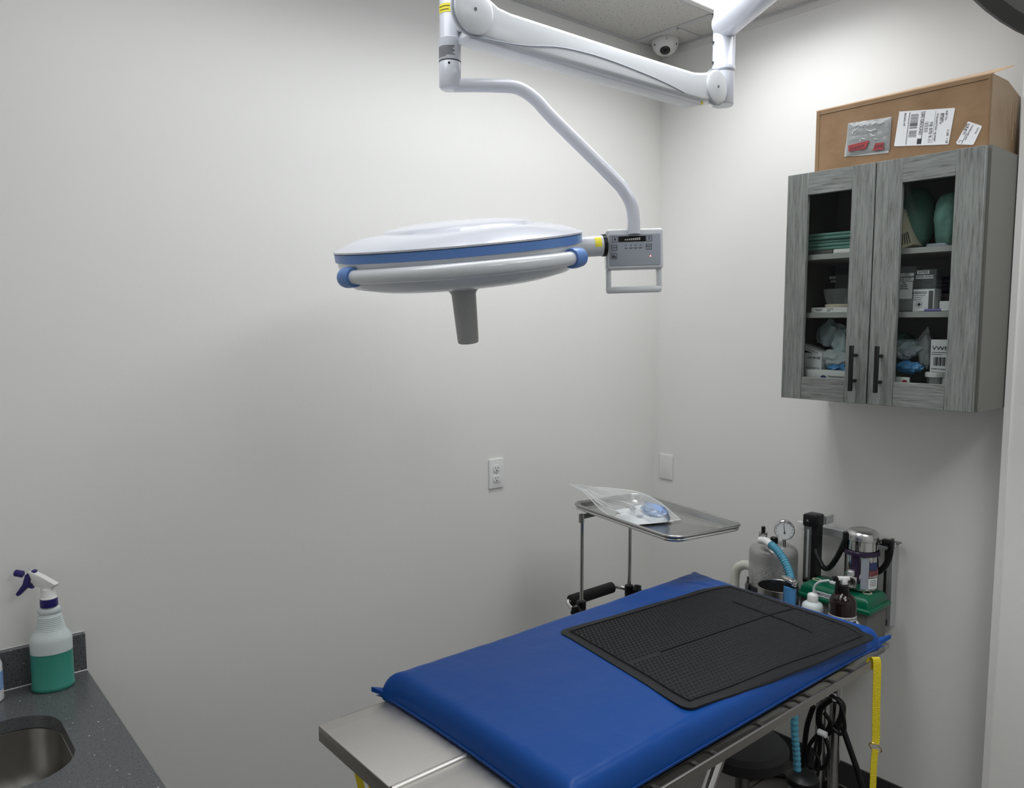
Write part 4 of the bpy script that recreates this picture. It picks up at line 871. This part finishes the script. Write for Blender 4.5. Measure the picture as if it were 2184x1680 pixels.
# canister
CX, CY = -.16, -.708; CM_ = Matrix.Translation((CX, CY, 0))
cn = B().lathe([(.086, .745), (.0885, .755), (.0885, .880), (.086, .892), (.078, .902), (.062, .910), (.05, .914), (0, .918)], CM_, 56).build('canister', 'canister', t)
B().lathe([(.07, .70), (.092, .70), (.099, .71), (.099, .745), (.095, .755), (.088, .757)], CM_, 48).build('canister_base', 'black', t)
for a in (2.6, 4.3, .5):
    d = V((math.cos(a), math.sin(a), 0)); p = V((CX, CY, 0))+d*.1; B().cyl(p+V((0, 0, .70)), p+V((0, 0, .79)), .0045, 10).box(p+V((-.008, -.008, .735)), p+V((.008, .008, .765)), .002).build('canister_clamp', 'darksteel', t)
vp = at(1627, 1165, 'x', -.18); vz = .914; B().cyl((vp.x, vp.y, vz-.004), (vp.x, vp.y, vz+.006), .017, 20).build('valve_base', 'chrome', t)
B().cyl((vp.x, vp.y, vz+.034), (vp.x, vp.y, vz+.040), .017, 20).build('valve_collar', 'chrome', t)
B().cyl((vp.x, vp.y, vz+.006), (vp.x, vp.y, vz+.034), .0145, 20).build('valve_glass', 'clearbox', t); B().cyl((vp.x, vp.y, vz+.04), (vp.x, vp.y, vz+.062), .0075, 14, .002).build('valve_knob', 'black', t)
gp_ = at(1673, 1130, 'x', -.17); gd = (CAM-gp_).normalized(); gd.z *= .4; gd.normalize(); GM = fr(gp_, gd.cross(ZZ)*-1, ZZ)
if (GM.to_3x3() @ V((0, 0, 1))).dot(gd) < 0: GM = fr(gp_, gd.cross(ZZ), ZZ)
ga = B().lathe([(0, -.022), (.034, -.022), (.036, -.018), (.037, .004), (.0345, .006), (.033, .003)], GM, 40).build('pressure_gauge', 'chrome', t)
B().lathe([(0, .0015), (.0335, .0015)], GM, 40).build('gauge_dial', 'paper', ga)
b = B(); b.T = GM
for i in range(11):
    a = math.radians(-45+i*27); b.T = GM @ Matrix.Rotation(a, 4, 'Z'); b.box((.026, -.0006, .0016), (.030, .0006, .0021))
b.T = GM @ Matrix.Rotation(math.radians(6), 4, 'Z'); b.prism([(-.0035, -.014), (.0035, -.014), (.0012, -.004), (.0005, .027), (-.0005, .027), (-.0012, -.004)], Matrix.Translation((0, 0, .002)), .0005); b.build('gauge_needle', 'ink', ga)
B().cyl((gp_.x, gp_.y, gp_.z-.036), (gp_.x, gp_.y, .91), .007, 12).build('gauge_stem', 'chrome', ga)
kp = at(1651, 1152, 'x', -.16); B().cyl((kp.x, kp.y, .915), (kp.x, kp.y, .938), .014, 18, .003).build('relief_knob', 'black', t)
w0 = at(1620, 1155, 'x', -.24)
B().tube(smoothpath([at(1622, 1152, 'x', -.235), at(1634, 1154, 'x', -.245), at(1645, 1163, 'x', -.255)], 6), .014, 18).build('hose_elbow', 'plastic', t)
hp_ = smoothpath([at(1643, 1160, 'x', -.255), at(1660, 1176, 'x', -.265), at(1675, 1200, 'x', -.28), at(1685, 1225, 'x', -.30), at(1689, 1250, 'x', -.325), at(1691, 1275, 'x', -.335)], 16)
B().tube(hp_, .014, 18, rr=[.0135+.0016*math.sin(i*1.9) for i in range(len(hp_))]).build('blue_breathing_hose', 'hoseblue', t)
B().tube(smoothpath([at(1610, 1212, 'x', -.15), at(1590, 1204, 'x', -.15), at(1572, 1213, 'x', -.15), at(1567, 1240, 'x', -.15), at(1568, 1290, 'x', -.15)], 8), .018, 18).build('white_hose', 'hosewhite', t)
# vaporizer
VX, VY = -.150, -1.037; VM = Matrix.Translation((VX, VY, 0))
vb = B().lathe([(0, .832), (.052, .832), (.055, .836), (.055, .955)], VM, 48).build('vaporizer_body', 'chrome', t)
B().lathe([(.055, .950), (.0595, .952), (.0595, .963), (.055, .967)], VM, 48).build('vaporizer_band', 'purple', vb)
B().lathe([(.051, .955), (.051, 1.000), (.0515, 1.0)], VM, 48).build('vaporizer_head', 'chrome', vb)
dl_ = B().lathe([(.051, 1.0), (.0525, 1.0015), (.0525, 1.020), (.0515, 1.024), (.043, 1.033), (.040, 1.034), (.038, 1.0325), (0, 1.0325)], VM, 48).build('vaporizer_dial', 'satin', vb)
va2 = math.atan2((CAM-V((VX, VY, 0))).y, (CAM-V((VX, VY, 0))).x)
def onv(a, z, r_): d = V((math.cos(va2+a), math.sin(va2+a), 0)); return fr(V((VX, VY, z))+d*r_, ZZ.cross(d), ZZ)
for a, s_ in ((-.75, '7'), (-.3, '0'), (.85, '5')): text(s_, .010, onv(a, 1.011, .0528), 'ink', vb, off=.0004)
b = B(); T9 = onv(-.3, .998, .0526); b.prism([(-.004, .005), (.004, .005), (0, -.009)], T9, .0008); b.build('pointer', 'black', vb)
b = B().lathe([(.0556, .860), (.0556, .950)], VM, 10, a0=va2-.62, a1=va2-.08); b.build('sight_window', 'purple', vb)
b = B().lathe([(.0558, .84), (.0558, .948)], VM, 8, a0=va2-.0, a1=va2+.45); b.build('pale_panel', 'panelg', vb)
b = B().lathe([(.0560, .905), (.0560, .932)], VM, 8, a0=va2+.5, a1=va2+1.1); b.build('flag_canton', 'navyink', vb)
b = B()
for i in range(4): b.lathe([(.0562, .904-i*.005), (.0562, .9015-i*.005)], VM, 8, a0=va2+.5, a1=va2+1.3)
b.build('flag_stripes', 'redink', vb)
b = B().lathe([(.0564, .842), (.0564, .878)], VM, 8, a0=va2+.45, a1=va2+1.15); b.build('service_sticker', 'paper', vb)
b = B()
for i in range(4): b.lathe([(.0568, .872-i*.006), (.0568, .8705-i*.006)], VM, 8, a0=va2+.55, a1=va2+1.0)
b.build('lettering', 'ink', vb)
gq = at(1814, 1241, 'x', -.235); gd = (CAM-gq); gd.z = 0; gd.normalize(); GB = fr(gq, ZZ.cross(gd), ZZ)
b = B(); b.T = GB; b.box((-.019, -.021, -.035), (.019, .019, 0), .003); fb = b.build('filler_block', 'chrome', t)
B().lathe([(0, .001), (.0125, .001), (.015, .003), (.0165, 0)], GB, 28).build('filler_glass', 'darksteel', fb)
q = GB @ V((0, 0, -.018)); B().cyl(q+V((0, 0, .018)), q+V((0, 0, .035)), .012, 20, .002).build('filler_cap', 'alu', fb)
# side arm, elbows, hoses
B().cyl((-.10, -1.075, .990), (-.10, -1.125, .985), .012, 18).build('outlet_arm', 'chrome', t)
e1 = at(1896, 1158, 'x', -.11); B().box(e1+V((-.012, .022, -.008)), e1+V((.012, -.012, .012)), .005).box(e1+V((-.012, .0, -.022)), e1+V((.012, -.016, .01)), .005).build('elbow', 'black', t)
B().tube(smoothpath([e1+V((0, -.006, -.02)), at(1896, 1190, 'x', -.11), at(1885, 1210, 'x', -.11), at(1868, 1222, 'x', -.11)], 8), .0105, 14).build('black_hose', 'black', t)
e2_ = at(1804, 1142, 'x', -.19); B().cyl(e2_+V((0, 0, -.012)), e2_+V((0, 0, .014)), .010, 14, .003).cyl(e2_+V((0, 0, .004)), e2_+V((.03, -.02, .004)), .009, 14).build('elbow', 'black', t)
B().tube(smoothpath([at(1737, 1135, 'x', -.12), at(1738, 1165, 'x', -.125), at(1745, 1190, 'x', -.14), at(1757, 1210, 'x', -.15), at(1770, 1209, 'x', -.17), at(1786, 1187, 'x', -.18), at(1799, 1160, 'x', -.19), e2_+V((0, 0, -.01))], 8), .0095, 14).build('black_hose', 'black', t)

# ---------------------------------------------------------------- steel cup with Y piece
t = thing('perforated_steel_cup', (-.34, -.83, .64), 'perforated stainless steel cup in front of the canister holding the hose end', 'steel cup')
cz = at(1660, 1249, 'x', -.335); KX = Matrix.Translation((cz.x, cz.y, 0))
b = B().lathe([(.0690, .645), (.0690, cz.z-.002), (.0705, cz.z), (.0700, cz.z+.001), (.0675, cz.z-.001), (.0672, .65), (0, .648)], KX, 56); cu = b.build('cup_wall', 'steel2', t)
b = B(); ca = math.atan2((CAM-cz).y, (CAM-cz).x)
for dz, a0 in ((.045, 0), (.075, .1)):
    for i in range(-6, 7):
        a = ca+a0+i*.2; d = V((math.cos(a), math.sin(a), 0)); p = V((cz.x, cz.y, cz.z-dz))
        b.cyl(p+d*.0688, p+d*.0696, .0045, 10)
b.build('perforations', 'black', cu)
q = at(1683, 1236, 'x', -.37); t = thing('hose_connector', q, 'silver Y connector on blue hose end resting in the steel cup', 'hose connector')
b = B(); b.T = Matrix.Translation(q) @ Matrix.Rotation(-.25, 4, 'Z') @ Matrix.Rotation(.12, 4, 'X'); b.prism([(-.006, .028), (-.012, .016), (-.012, -.024), (.012, -.024), (.012, .016), (.006, .028)], Matrix.Translation((0, 0, -.006)), .012, .003); b.box((-.010, -.036, -.012), (.010, -.020, .010), .003); b.build('clip', 'chrome', t)
B().box(q+V((-.012, .022, -.022)), q+V((.012, -.030, -.012)), .003).build('black_collar', 'black', t); B().cyl(q+V((0, -.004, -.085)), q+V((0, -.004, -.022)), .021, 20).build('blue_sleeve', 'bluebag', t)

# ---------------------------------------------------------------- supply stand with toolbox and bottles
t = thing('supply_stand', (-.27, -.85, 0), 'small stand with chrome posts behind the operating table', 'stand')
B().box((-.44, -.56, .618), (-.085, -1.118, .638), .003).build('stand_top', 'steel', t)
for px in (1749, 1779): p = at(px, 1600, 'x', -.2); B().cyl((p.x, p.y, .03), (p.x, p.y, .62), .020, 20).build('post', 'chrome', t)
B().box((-.34, -.90, .0), (-.06, -1.06, .03), .006).build('foot', 'black', t)
t = thing('emergency_toolbox', (-.17, -.985, .638), 'grey toolbox with green lid labelled EMERGENCY behind the bottles', 'toolbox')
B().box((-.243, -.865, .638), (-.098, -1.108, .780), .006).build('box_body', 'tgrey', t)
b = B(); b.box((-.252, -.852, .772), (-.088, -1.120, .790), .006, 3)
q = []; 
for ins, z_ in ((.010, .786), (.012, .808), (.018, .820), (.030, .826)):
    q.append(([(-.252+ins, -.852-ins), (-.088-ins, -.852-ins), (-.088-ins, -1.120+ins), (-.252+ins, -1.120+ins)], z_))
pts = [(x, y, z_) for ring_, z_ in q for x, y in ring_]; fc = [(i*4+j, i*4+(j+1) % 4, (i+1)*4+(j+1) % 4, (i+1)*4+j) for i in range(3) for j in range(4)]+[(12, 13, 14, 15)]
tb = bmesh.new(); vs = [tb.verts.new(p) for p in pts]; [tb.faces.new([vs[i] for i in f]) for f in fc]; bmesh.ops.bevel(tb, geom=[e for e in tb.edges if abs(e.verts[0].co.z-e.verts[1].co.z) > .001], offset=.006, segments=3, affect='EDGES', profile=.5); b.merge(tb, True)
ld_ = b.build('lid', 'tgbox', t)
T2 = fr(at(1757, 1266, 'x', -.2425)+V((0, 0, 0)), YR, ZZ); p = T2.translation; T2 = fr((-.2425, p.y, .800), YR, ZZ+V((.14, 0, 0)))
B().prism([(-.036, -.0085), (.058, -.0085), (.058, .0085), (-.036, .0085)], T2, .0012).build('label_strip', 'paper', ld_); text('EMERGENCY', .0135, T2 @ Matrix.Translation((.008, 0, .0016)), 'ink', ld_, off=0)
for y in (-.895, -1.075): B().lathe([(.010, .8262), (.010, .828), (.014, .828), (.014, .8262)], Matrix.Translation((-.18, y, 0)), 24, sy=1.2).build('catch_plate', 'cream', ld_)
B().box((-.19, -.945, .826), (-.16, -.965, .836), .004).build('lid_tab', 'paper', ld_)
q = at(1734, 1262, 'x', -.38); t = thing('wash_bottle', (q.x, q.y, .638), 'small white wash bottle with bent spout beside the dark peroxide bottle', 'bottle'); X_ = Matrix.Translation((q.x, q.y, 0)); zq = at(1734, 1290, 'x', -.38).z
B().lathe([(0, .640), (.032, .640), (.034, .645), (.034, zq-.004), (.030, zq+.006), (.020, zq+.012), (.0155, zq+.014)], X_, 32).build('bottle_body', 'btl', t)
B().lathe([(.0155, zq+.012), (.0175, zq+.014), (.0175, zq+.034), (.015, zq+.038), (.006, zq+.042), (0, zq+.042)], X_, 28).build('cap', 'plastic', t)
B().tube(smoothpath([(q.x, q.y, zq+.040), at(1735.5, 1262, 'x', -.38), at(1736.5, 1253, 'x', -.38), at(1742, 1244.5, 'x', -.38), at(1753, 1239.5, 'x', -.38), at(1769, 1238, 'x', -.38)], 8), .004, 12, rr=[.0045-.0024*(i/48) for i in range(49)] if 0 else None).build('spout', 'btl', t)
q = at(1797, 1300, 'x', -.38); t = thing('peroxide_bottle', (q.x, q.y, .638), 'dark brown spray bottle labelled peroxide at the table edge', 'spray bottle'); X_ = Matrix.Translation((q.x, q.y, 0)); z1 = at(1797, 1282, 'x', -.38).z
B().lathe([(0, .64), (.040, .64), (.042, .645), (.042, z1-.004), (.040, z1+.006), (.034, z1+.018), (.022, z1+.028), (.016, z1+.032)], X_, 40).build('bottle_body', 'amber', t)
B().lathe([(.017, z1+.026), (.018, z1+.03), (.016, z1+.054), (.010, z1+.056)], X_, 24).build('collar', 'black', t)
b = B(); q2 = V((q.x, q.y, z1+.056)); side = RT
SM = fr(q2, RT, ZZ); b.T = SM; b.box((-.008, 0, -.008), (.010, .022, .008), .003); b.box((-.020, .014, -.007), (.018, .026, .007), .003); b.build('spray_head', 'plastic', t)
b = B(); b.T = SM; b.box((-.036, .012, -.008), (-.020, .026, .008), .002); b.prism([(-.024, .014), (-.014, .014), (-.014, -.004), (-.022, -.028), (-.028, -.028)], Matrix.Translation((0, 0, -.004)), .008, .001); b.build('trigger', 'black', t)
lz = at(1797, 1322, 'x', -.42).z; lbp = B().lathe([(.0424, lz-.007), (.0424, lz+.007)], X_, 20, a0=va2-1.5, a1=va2+1.5).build('label_band', 'paper', t)
for i, ch in enumerate('HYDROGEN PEROXIDE'):
    a = -1.15+i*.15; d = V((math.cos(va2+a), math.sin(va2+a), 0))
    if ch != ' ': text(ch, .0095, fr(V((q.x, q.y, lz))+d*.0426, ZZ.cross(d), ZZ), 'ink', lbp)
q = at(1825, 1328, 'x', -.33); t = thing('small_tube', (q.x, q.y, .638), 'small pale tube lying between the peroxide bottle and the toolbox', 'tube')
B().cyl(q+V((.02, .03, .005)), q+V((-.01, -.01, -.006)), .011, 16).build('tube_body', 'paper', t); B().cyl(q+V((-.01, -.01, -.006)), q+V((-.018, -.020, -.009)), .007, 12).cyl(q+V((0, 0, -.006)), V((q.x, q.y, .638)), .006, 10).build('tube_cap', 'black', t)

# ---------------------------------------------------------------- things below the table
h_ = smoothpath([at(1694, 1505, 'x', -.5), at(1695, 1560, 'x', -.5), at(1699, 1610, 'x', -.5), at(1701, 1660, 'x', -.5)], 16)
tag(B().tube(h_, .0125, 16, rr=[.012+.0012*math.sin(i*1.9) for i in range(len(h_))]).build('corrugated_hose', 'hoseblue'), 'blue corrugated hose hanging below the table rail', 'hose')
q = at(1712, 1655, 'x', -.5); t = thing('suction_pot', (q.x, q.y, .0), 'black lidded pot on the floor under the hanging blue hose', 'pot')
X_ = Matrix.Translation((q.x, q.y, 0)); B().lathe([(0, q.z+.012), (.03, q.z+.012), (.05, q.z-.002), (.052, q.z-.02), (0, q.z-.02)], X_, 32).build('pot_lid', 'black', t); B().lathe([(.045, q.z-.02), (.048, .002), (0, .002)], X_, 32).build('pot_body', 'clearbox', t)
xx = -.26
def u(px, py, x=xx): return at(px, py, 'x', x)
t = thing('cable_bundle', u(1765, 1550), 'black looped cables hanging from a hook under the table end', 'cables')
for k, lp in enumerate(([(1775, 1488), (1750, 1510), (1748, 1545), (1765, 1562), (1790, 1540), (1797, 1505), (1780, 1488)], [(1757, 1520), (1762, 1525), (1770, 1540), (1762, 1558), (1752, 1545)], [(1735, 1505), (1722, 1545), (1716, 1590), (1712, 1640)], [(1745, 1565), (1726, 1590), (1722, 1625), (1735, 1640)], [(1757, 1565), (1768, 1600), (1762, 1630), (1740, 1638), (1748, 1600), (1750, 1568)], [(1770, 1480), (1792, 1500), (1802, 1550), (1792, 1565), (1776, 1552)], [(1745, 1570), (1738, 1600), (1748, 1625), (1742, 1660)])):
    rr_ = (.011, .007, .009, .007, .007, .006, .005)[k]; B().tube(smoothpath([u(a, b_, xx-.03-.008*k) for a, b_ in lp], 7), rr_, 10).build('cable', 'black', t)
B().tube([u(1746, 1560, xx-.09), u(1762, 1567, xx-.09)], .011, 12).build('cable_tie', 'paper', t); B().tube([u(1779, 1480, xx-.05), u(1780, 1494, xx-.05)], .007, 10).build('hook', 'plastic', t)
tag(B().tube([u(1778, 1492, -.2), u(1800, 1560, -.2), u(1828, 1640, -.2), u(1845, 1700, -.2)], .010, 10).build('drain_hose', 'black'), 'straight black hose slanting down right of the chrome posts', 'hose')
cc = at(1635, 1690, 'z', .012); lp = [cc+V((.13*math.cos(a)+.02*math.cos(3*a), .10*math.sin(a), 0)) for a in [2*math.pi*i/16 for i in range(16)]]
tag(B().tube(smoothpath(lp, 4, True), .009, 10, closed=True).build('coiled_cord', 'black'), 'black cord coiled on the floor under the table', 'cord')
sc_ = at(1585, 1590, 'z', .40)+V((.0, .0, 0)); t = thing('rolling_stool', (sc_.x, sc_.y, 0), 'dark round stool in the shade beneath the operating table', 'stool'); X_ = Matrix.Translation((sc_.x, sc_.y, 0))
B().lathe([(0, .36), (.12, .36), (.14, .375), (.14, .405), (.125, .42), (0, .422)], X_, 40).build('seat', 'blackm', t); B().cyl((sc_.x, sc_.y, .06), (sc_.x, sc_.y, .36), .022, 20).build('post', 'darksteel', t)
for i in range(5):
    a = 2*math.pi*i/5; e = V((sc_.x+.17*math.cos(a), sc_.y+.17*math.sin(a), .045)); B().tube([(sc_.x, sc_.y, .075), e], .011, 8).build('leg', 'black', t); B().lathe([(0, -.011), (.022, -.011), (.022, .011), (0, .011)], Matrix.Translation(e-V((0, 0, .023))) @ Matrix.Rotation(math.pi/2, 4, 'X'), 14).build('caster', 'black', t)

# ---------------------------------------------------------------- counter, sink, bottles at the left
t = thing('sink_counter', (-2.66, -.9, 0), 'speckled dark grey stone counter with backsplash at the left', 'counter')
xe = -2.345; zt = .83; yb = -1.75; b = B()
sk = [(-2.985+.0, 0)]
# top slab with a rounded sink opening (ring of quads between outline and opening)
SX0, SX1, SY0, SY1 = -2.86, -2.452, -.190, -.515; hole = rrect(abs(SX1-SX0), abs(SY1-SY0), .095, 8, (SX0+SX1)/2, (SY0+SY1)/2)
def rectpt(hx, hy):
    cx, cy = (SX0+SX1)/2, (SY0+SY1)/2; dx, dy = hx-cx, hy-cy; best = 1e9
    for lim, dd, c0 in ((xe, dx, cx), (-2.98, dx, cx), (-.002, dy, cy), (-.80, dy, cy)):
        if abs(dd) > 1e-9 and (lim-c0)/dd > 0: best = min(best, (lim-c0)/dd)
    return (cx+dx*best, cy+dy*best)
inner = hole[:]; 
for cx_, cy_ in ((xe, -.002), (-2.98, -.002), (-2.98, -.8), (xe, -.8)):
    best = min(range(len(inner)), key=lambda i: (rectpt(*inner[i])[0]-cx_)**2+(rectpt(*inner[i])[1]-cy_)**2); rectover = None
outer = [rectpt(*p) for p in inner]
for cx_, cy_ in ((xe, -.002), (-2.98, -.002), (-2.98, -.8), (xe, -.8)):
    i = min(range(len(outer)), key=lambda i: (outer[i][0]-cx_)**2+(outer[i][1]-cy_)**2); outer[i] = (cx_, cy_)
n_ = len(inner); pts = [(x, y, zt) for x, y in inner]+[(x, y, zt) for x, y in outer]+[(x, y, zt-.03) for x, y in inner]+[(x, y, zt-.03) for x, y in outer]; fc = []
for i in range(n_): j = (i+1) % n_; fc += [(i, j, n_+j, n_+i), (2*n_+i, 2*n_+j, 3*n_+j, 3*n_+i), (i, j, 2*n_+j, 2*n_+i), (n_+i, n_+j, 3*n_+j, 3*n_+i)]
b.faces(pts, fc); b.box((-2.98, -.80, zt-.03), (xe, yb, zt)); b.build('worktop', 'quartz', t, 30)
B().box((-2.98, -.002, zt), (xe, -.020, zt+.100), .001, 1).build('backsplash', 'quartz', t)
B().tube([(-2.6, -.021, zt+.001), (xe, -.021, zt+.001)], .0015, 6).tube([(-2.98, -.003, zt+.1005), (xe, -.003, zt+.1005)], .0012, 6).build('sealant', 'plastic', t)
b = B(); secs = [(.004, zt-.030), (-.001, zt-.032), (-.004, zt-.12), (-.03, zt-.18), (-.06, zt-.19)]; pts = []
for ins, z_ in secs:
    w2, h2 = abs(SX1-SX0)+2*ins, abs(SY1-SY0)+2*ins; pts += [(x, y, z_) for x, y in rrect(w2, h2, .095+ins, 8, (SX0+SX1)/2, (SY0+SY1)/2)]
fc = [(i*n_+j, i*n_+(j+1) % n_, (i+1)*n_+(j+1) % n_, (i+1)*n_+j) for i in range(4) for j in range(n_)]+[tuple(range(4*n_, 5*n_))]
b.faces(pts, fc, True); b.build('sink_basin', 'basin', t, 60)
B().box((-2.98, -.02, .1), (-2.37, yb+.02, .60)).box((-2.98, -.02, .60), (-2.375, -.10, zt-.03)).box((-2.39, -.10, .60), (-2.37, yb+.02, zt-.03)).box((-2.98, -.10, .6), (-2.96, yb+.02, zt-.03)).box((-2.96, -.70, .6), (-2.39, yb+.02, zt-.03)).build('base_cabinet', 'woodside', t)
t = thing('faucet', (-2.93, -.42, zt), 'chrome faucet spout end at the lower left corner over the sink', 'faucet')
fe = at(22, 1700, 'z', .93); 
B().cyl((-2.92, fe.y, zt), (-2.92, fe.y, .935), .02, 20).build('riser', 'chrome', t)
B().box((-2.94, fe.y+.018, .915), (fe.x+.020, fe.y-.030, .935), .006, 3).build('spout', 'alu', t)

# spray bottle with green liquid
q = V((-2.432, -.077, zt)); t = thing('spray_bottle', q, 'white trigger spray bottle with green liquid on the grey counter', 'spray bottle')
RB = Matrix.Translation(q) @ Matrix.Rotation(-.25, 4, 'Z'); sx_, sy_ = 1., .72
k = .048
B().lathe([(0, .001), (k-.004, .001), (k, .006), (k, .011), (k-.0015, .014), (k-.0015, .097)], RB, 48, sx=sx_, sy=sy_).build('liquid_part', 'liq', t)
B().lathe([(k-.0016, .097), (k-.001, .126), (k-.002, .131), (.043, .139), (.034, .152), (.029, .165), (.026, .178), (.0245, .190), (.023, .193), (.0255, .196), (.0265, .201), (.0245, .207), (.020, .209), (.018, .212)], RB, 48, sx=sx_, sy=1-.28*.9).build('bottle_body', 'btl', t)
b = B()
for i in range(9): z_ = .150+i*.0045; r_ = .0345-.0085*(i/8)**.8; b.lathe([(r_-.002, z_-.0012), (r_+.0008, z_), (r_-.002, z_+.0012)], RB, 40, sx=sx_, sy=.76)
b.build('ribs', 'btl', t)
X_ = RB; B().lathe([(.0195, .212), (.020, .214), (.0195, .232), (.018, .232)], X_, 36).build('collar_ring', 'navy', t)
B().lathe([(.019, .232), (.0195, .234), (.0165, .238), (.0155, .252), (.0145, .256), (0, .258)], X_, 32).build('neck_cap', 'plastic', t)
HM = fr(RB @ V((0, 0, .256)), (RT*.97+V((0, 0, 0))).normalized(), ZZ)
b = B(); b.prism([(.020, .006), (.024, .012), (-.012, .034), (-.038, .046), (-.044, .044), (-.040, .034), (-.032, .010), (-.014, .004), (-.016, -.008), (.012, -.008), (.014, .004)], HM @ Matrix.Translation((0, 0, -.009)), .018, .003)
b.T = HM; b.cyl((-.038, .021, 0), (.004, .017, 0), .0085, 16, .002); b.build('sprayer_head', 'plastic', t)
b = B(); b.T = HM; b.prism([(-.028, .046), (-.034, .048), (-.052, .036), (-.060, .012), (-.078, -.012), (-.075, -.018), (-.070, -.017), (-.048, .004), (-.036, .001), (-.044, .016), (-.038, .030), (-.026, .030)], Matrix.Translation((0, 0, -.007)), .014, .002); b.build('trigger', 'navy', t)
b = B(); b.T = HM; b.cyl((-.080, .040, 0), (-.060, .036, 0), .0085, 16, .0015); b.build('nozzle', 'navy', t)
r_ = .032; q = at(4, 1496, 'z', zt)-RT*r_; t = thing('white_bottle', (q.x, q.y, zt), 'white bottle with blue label mostly beyond the left picture edge', 'bottle')
B().lathe([(0, zt), (r_-.004, zt), (r_, zt+.004), (r_, zt+.09), (r_*.7, zt+.12), (.015, zt+.14), (.015, zt+.16), (0, zt+.16)], Matrix.Translation((q.x, q.y, 0)), 40).build('bottle_body', 'plastic', t)
B().lathe([(r_+.0003, zt+.03), (r_+.0003, zt+.075)], Matrix.Translation((q.x, q.y, 0)), 40).build('label_band', 'bluepad', t)
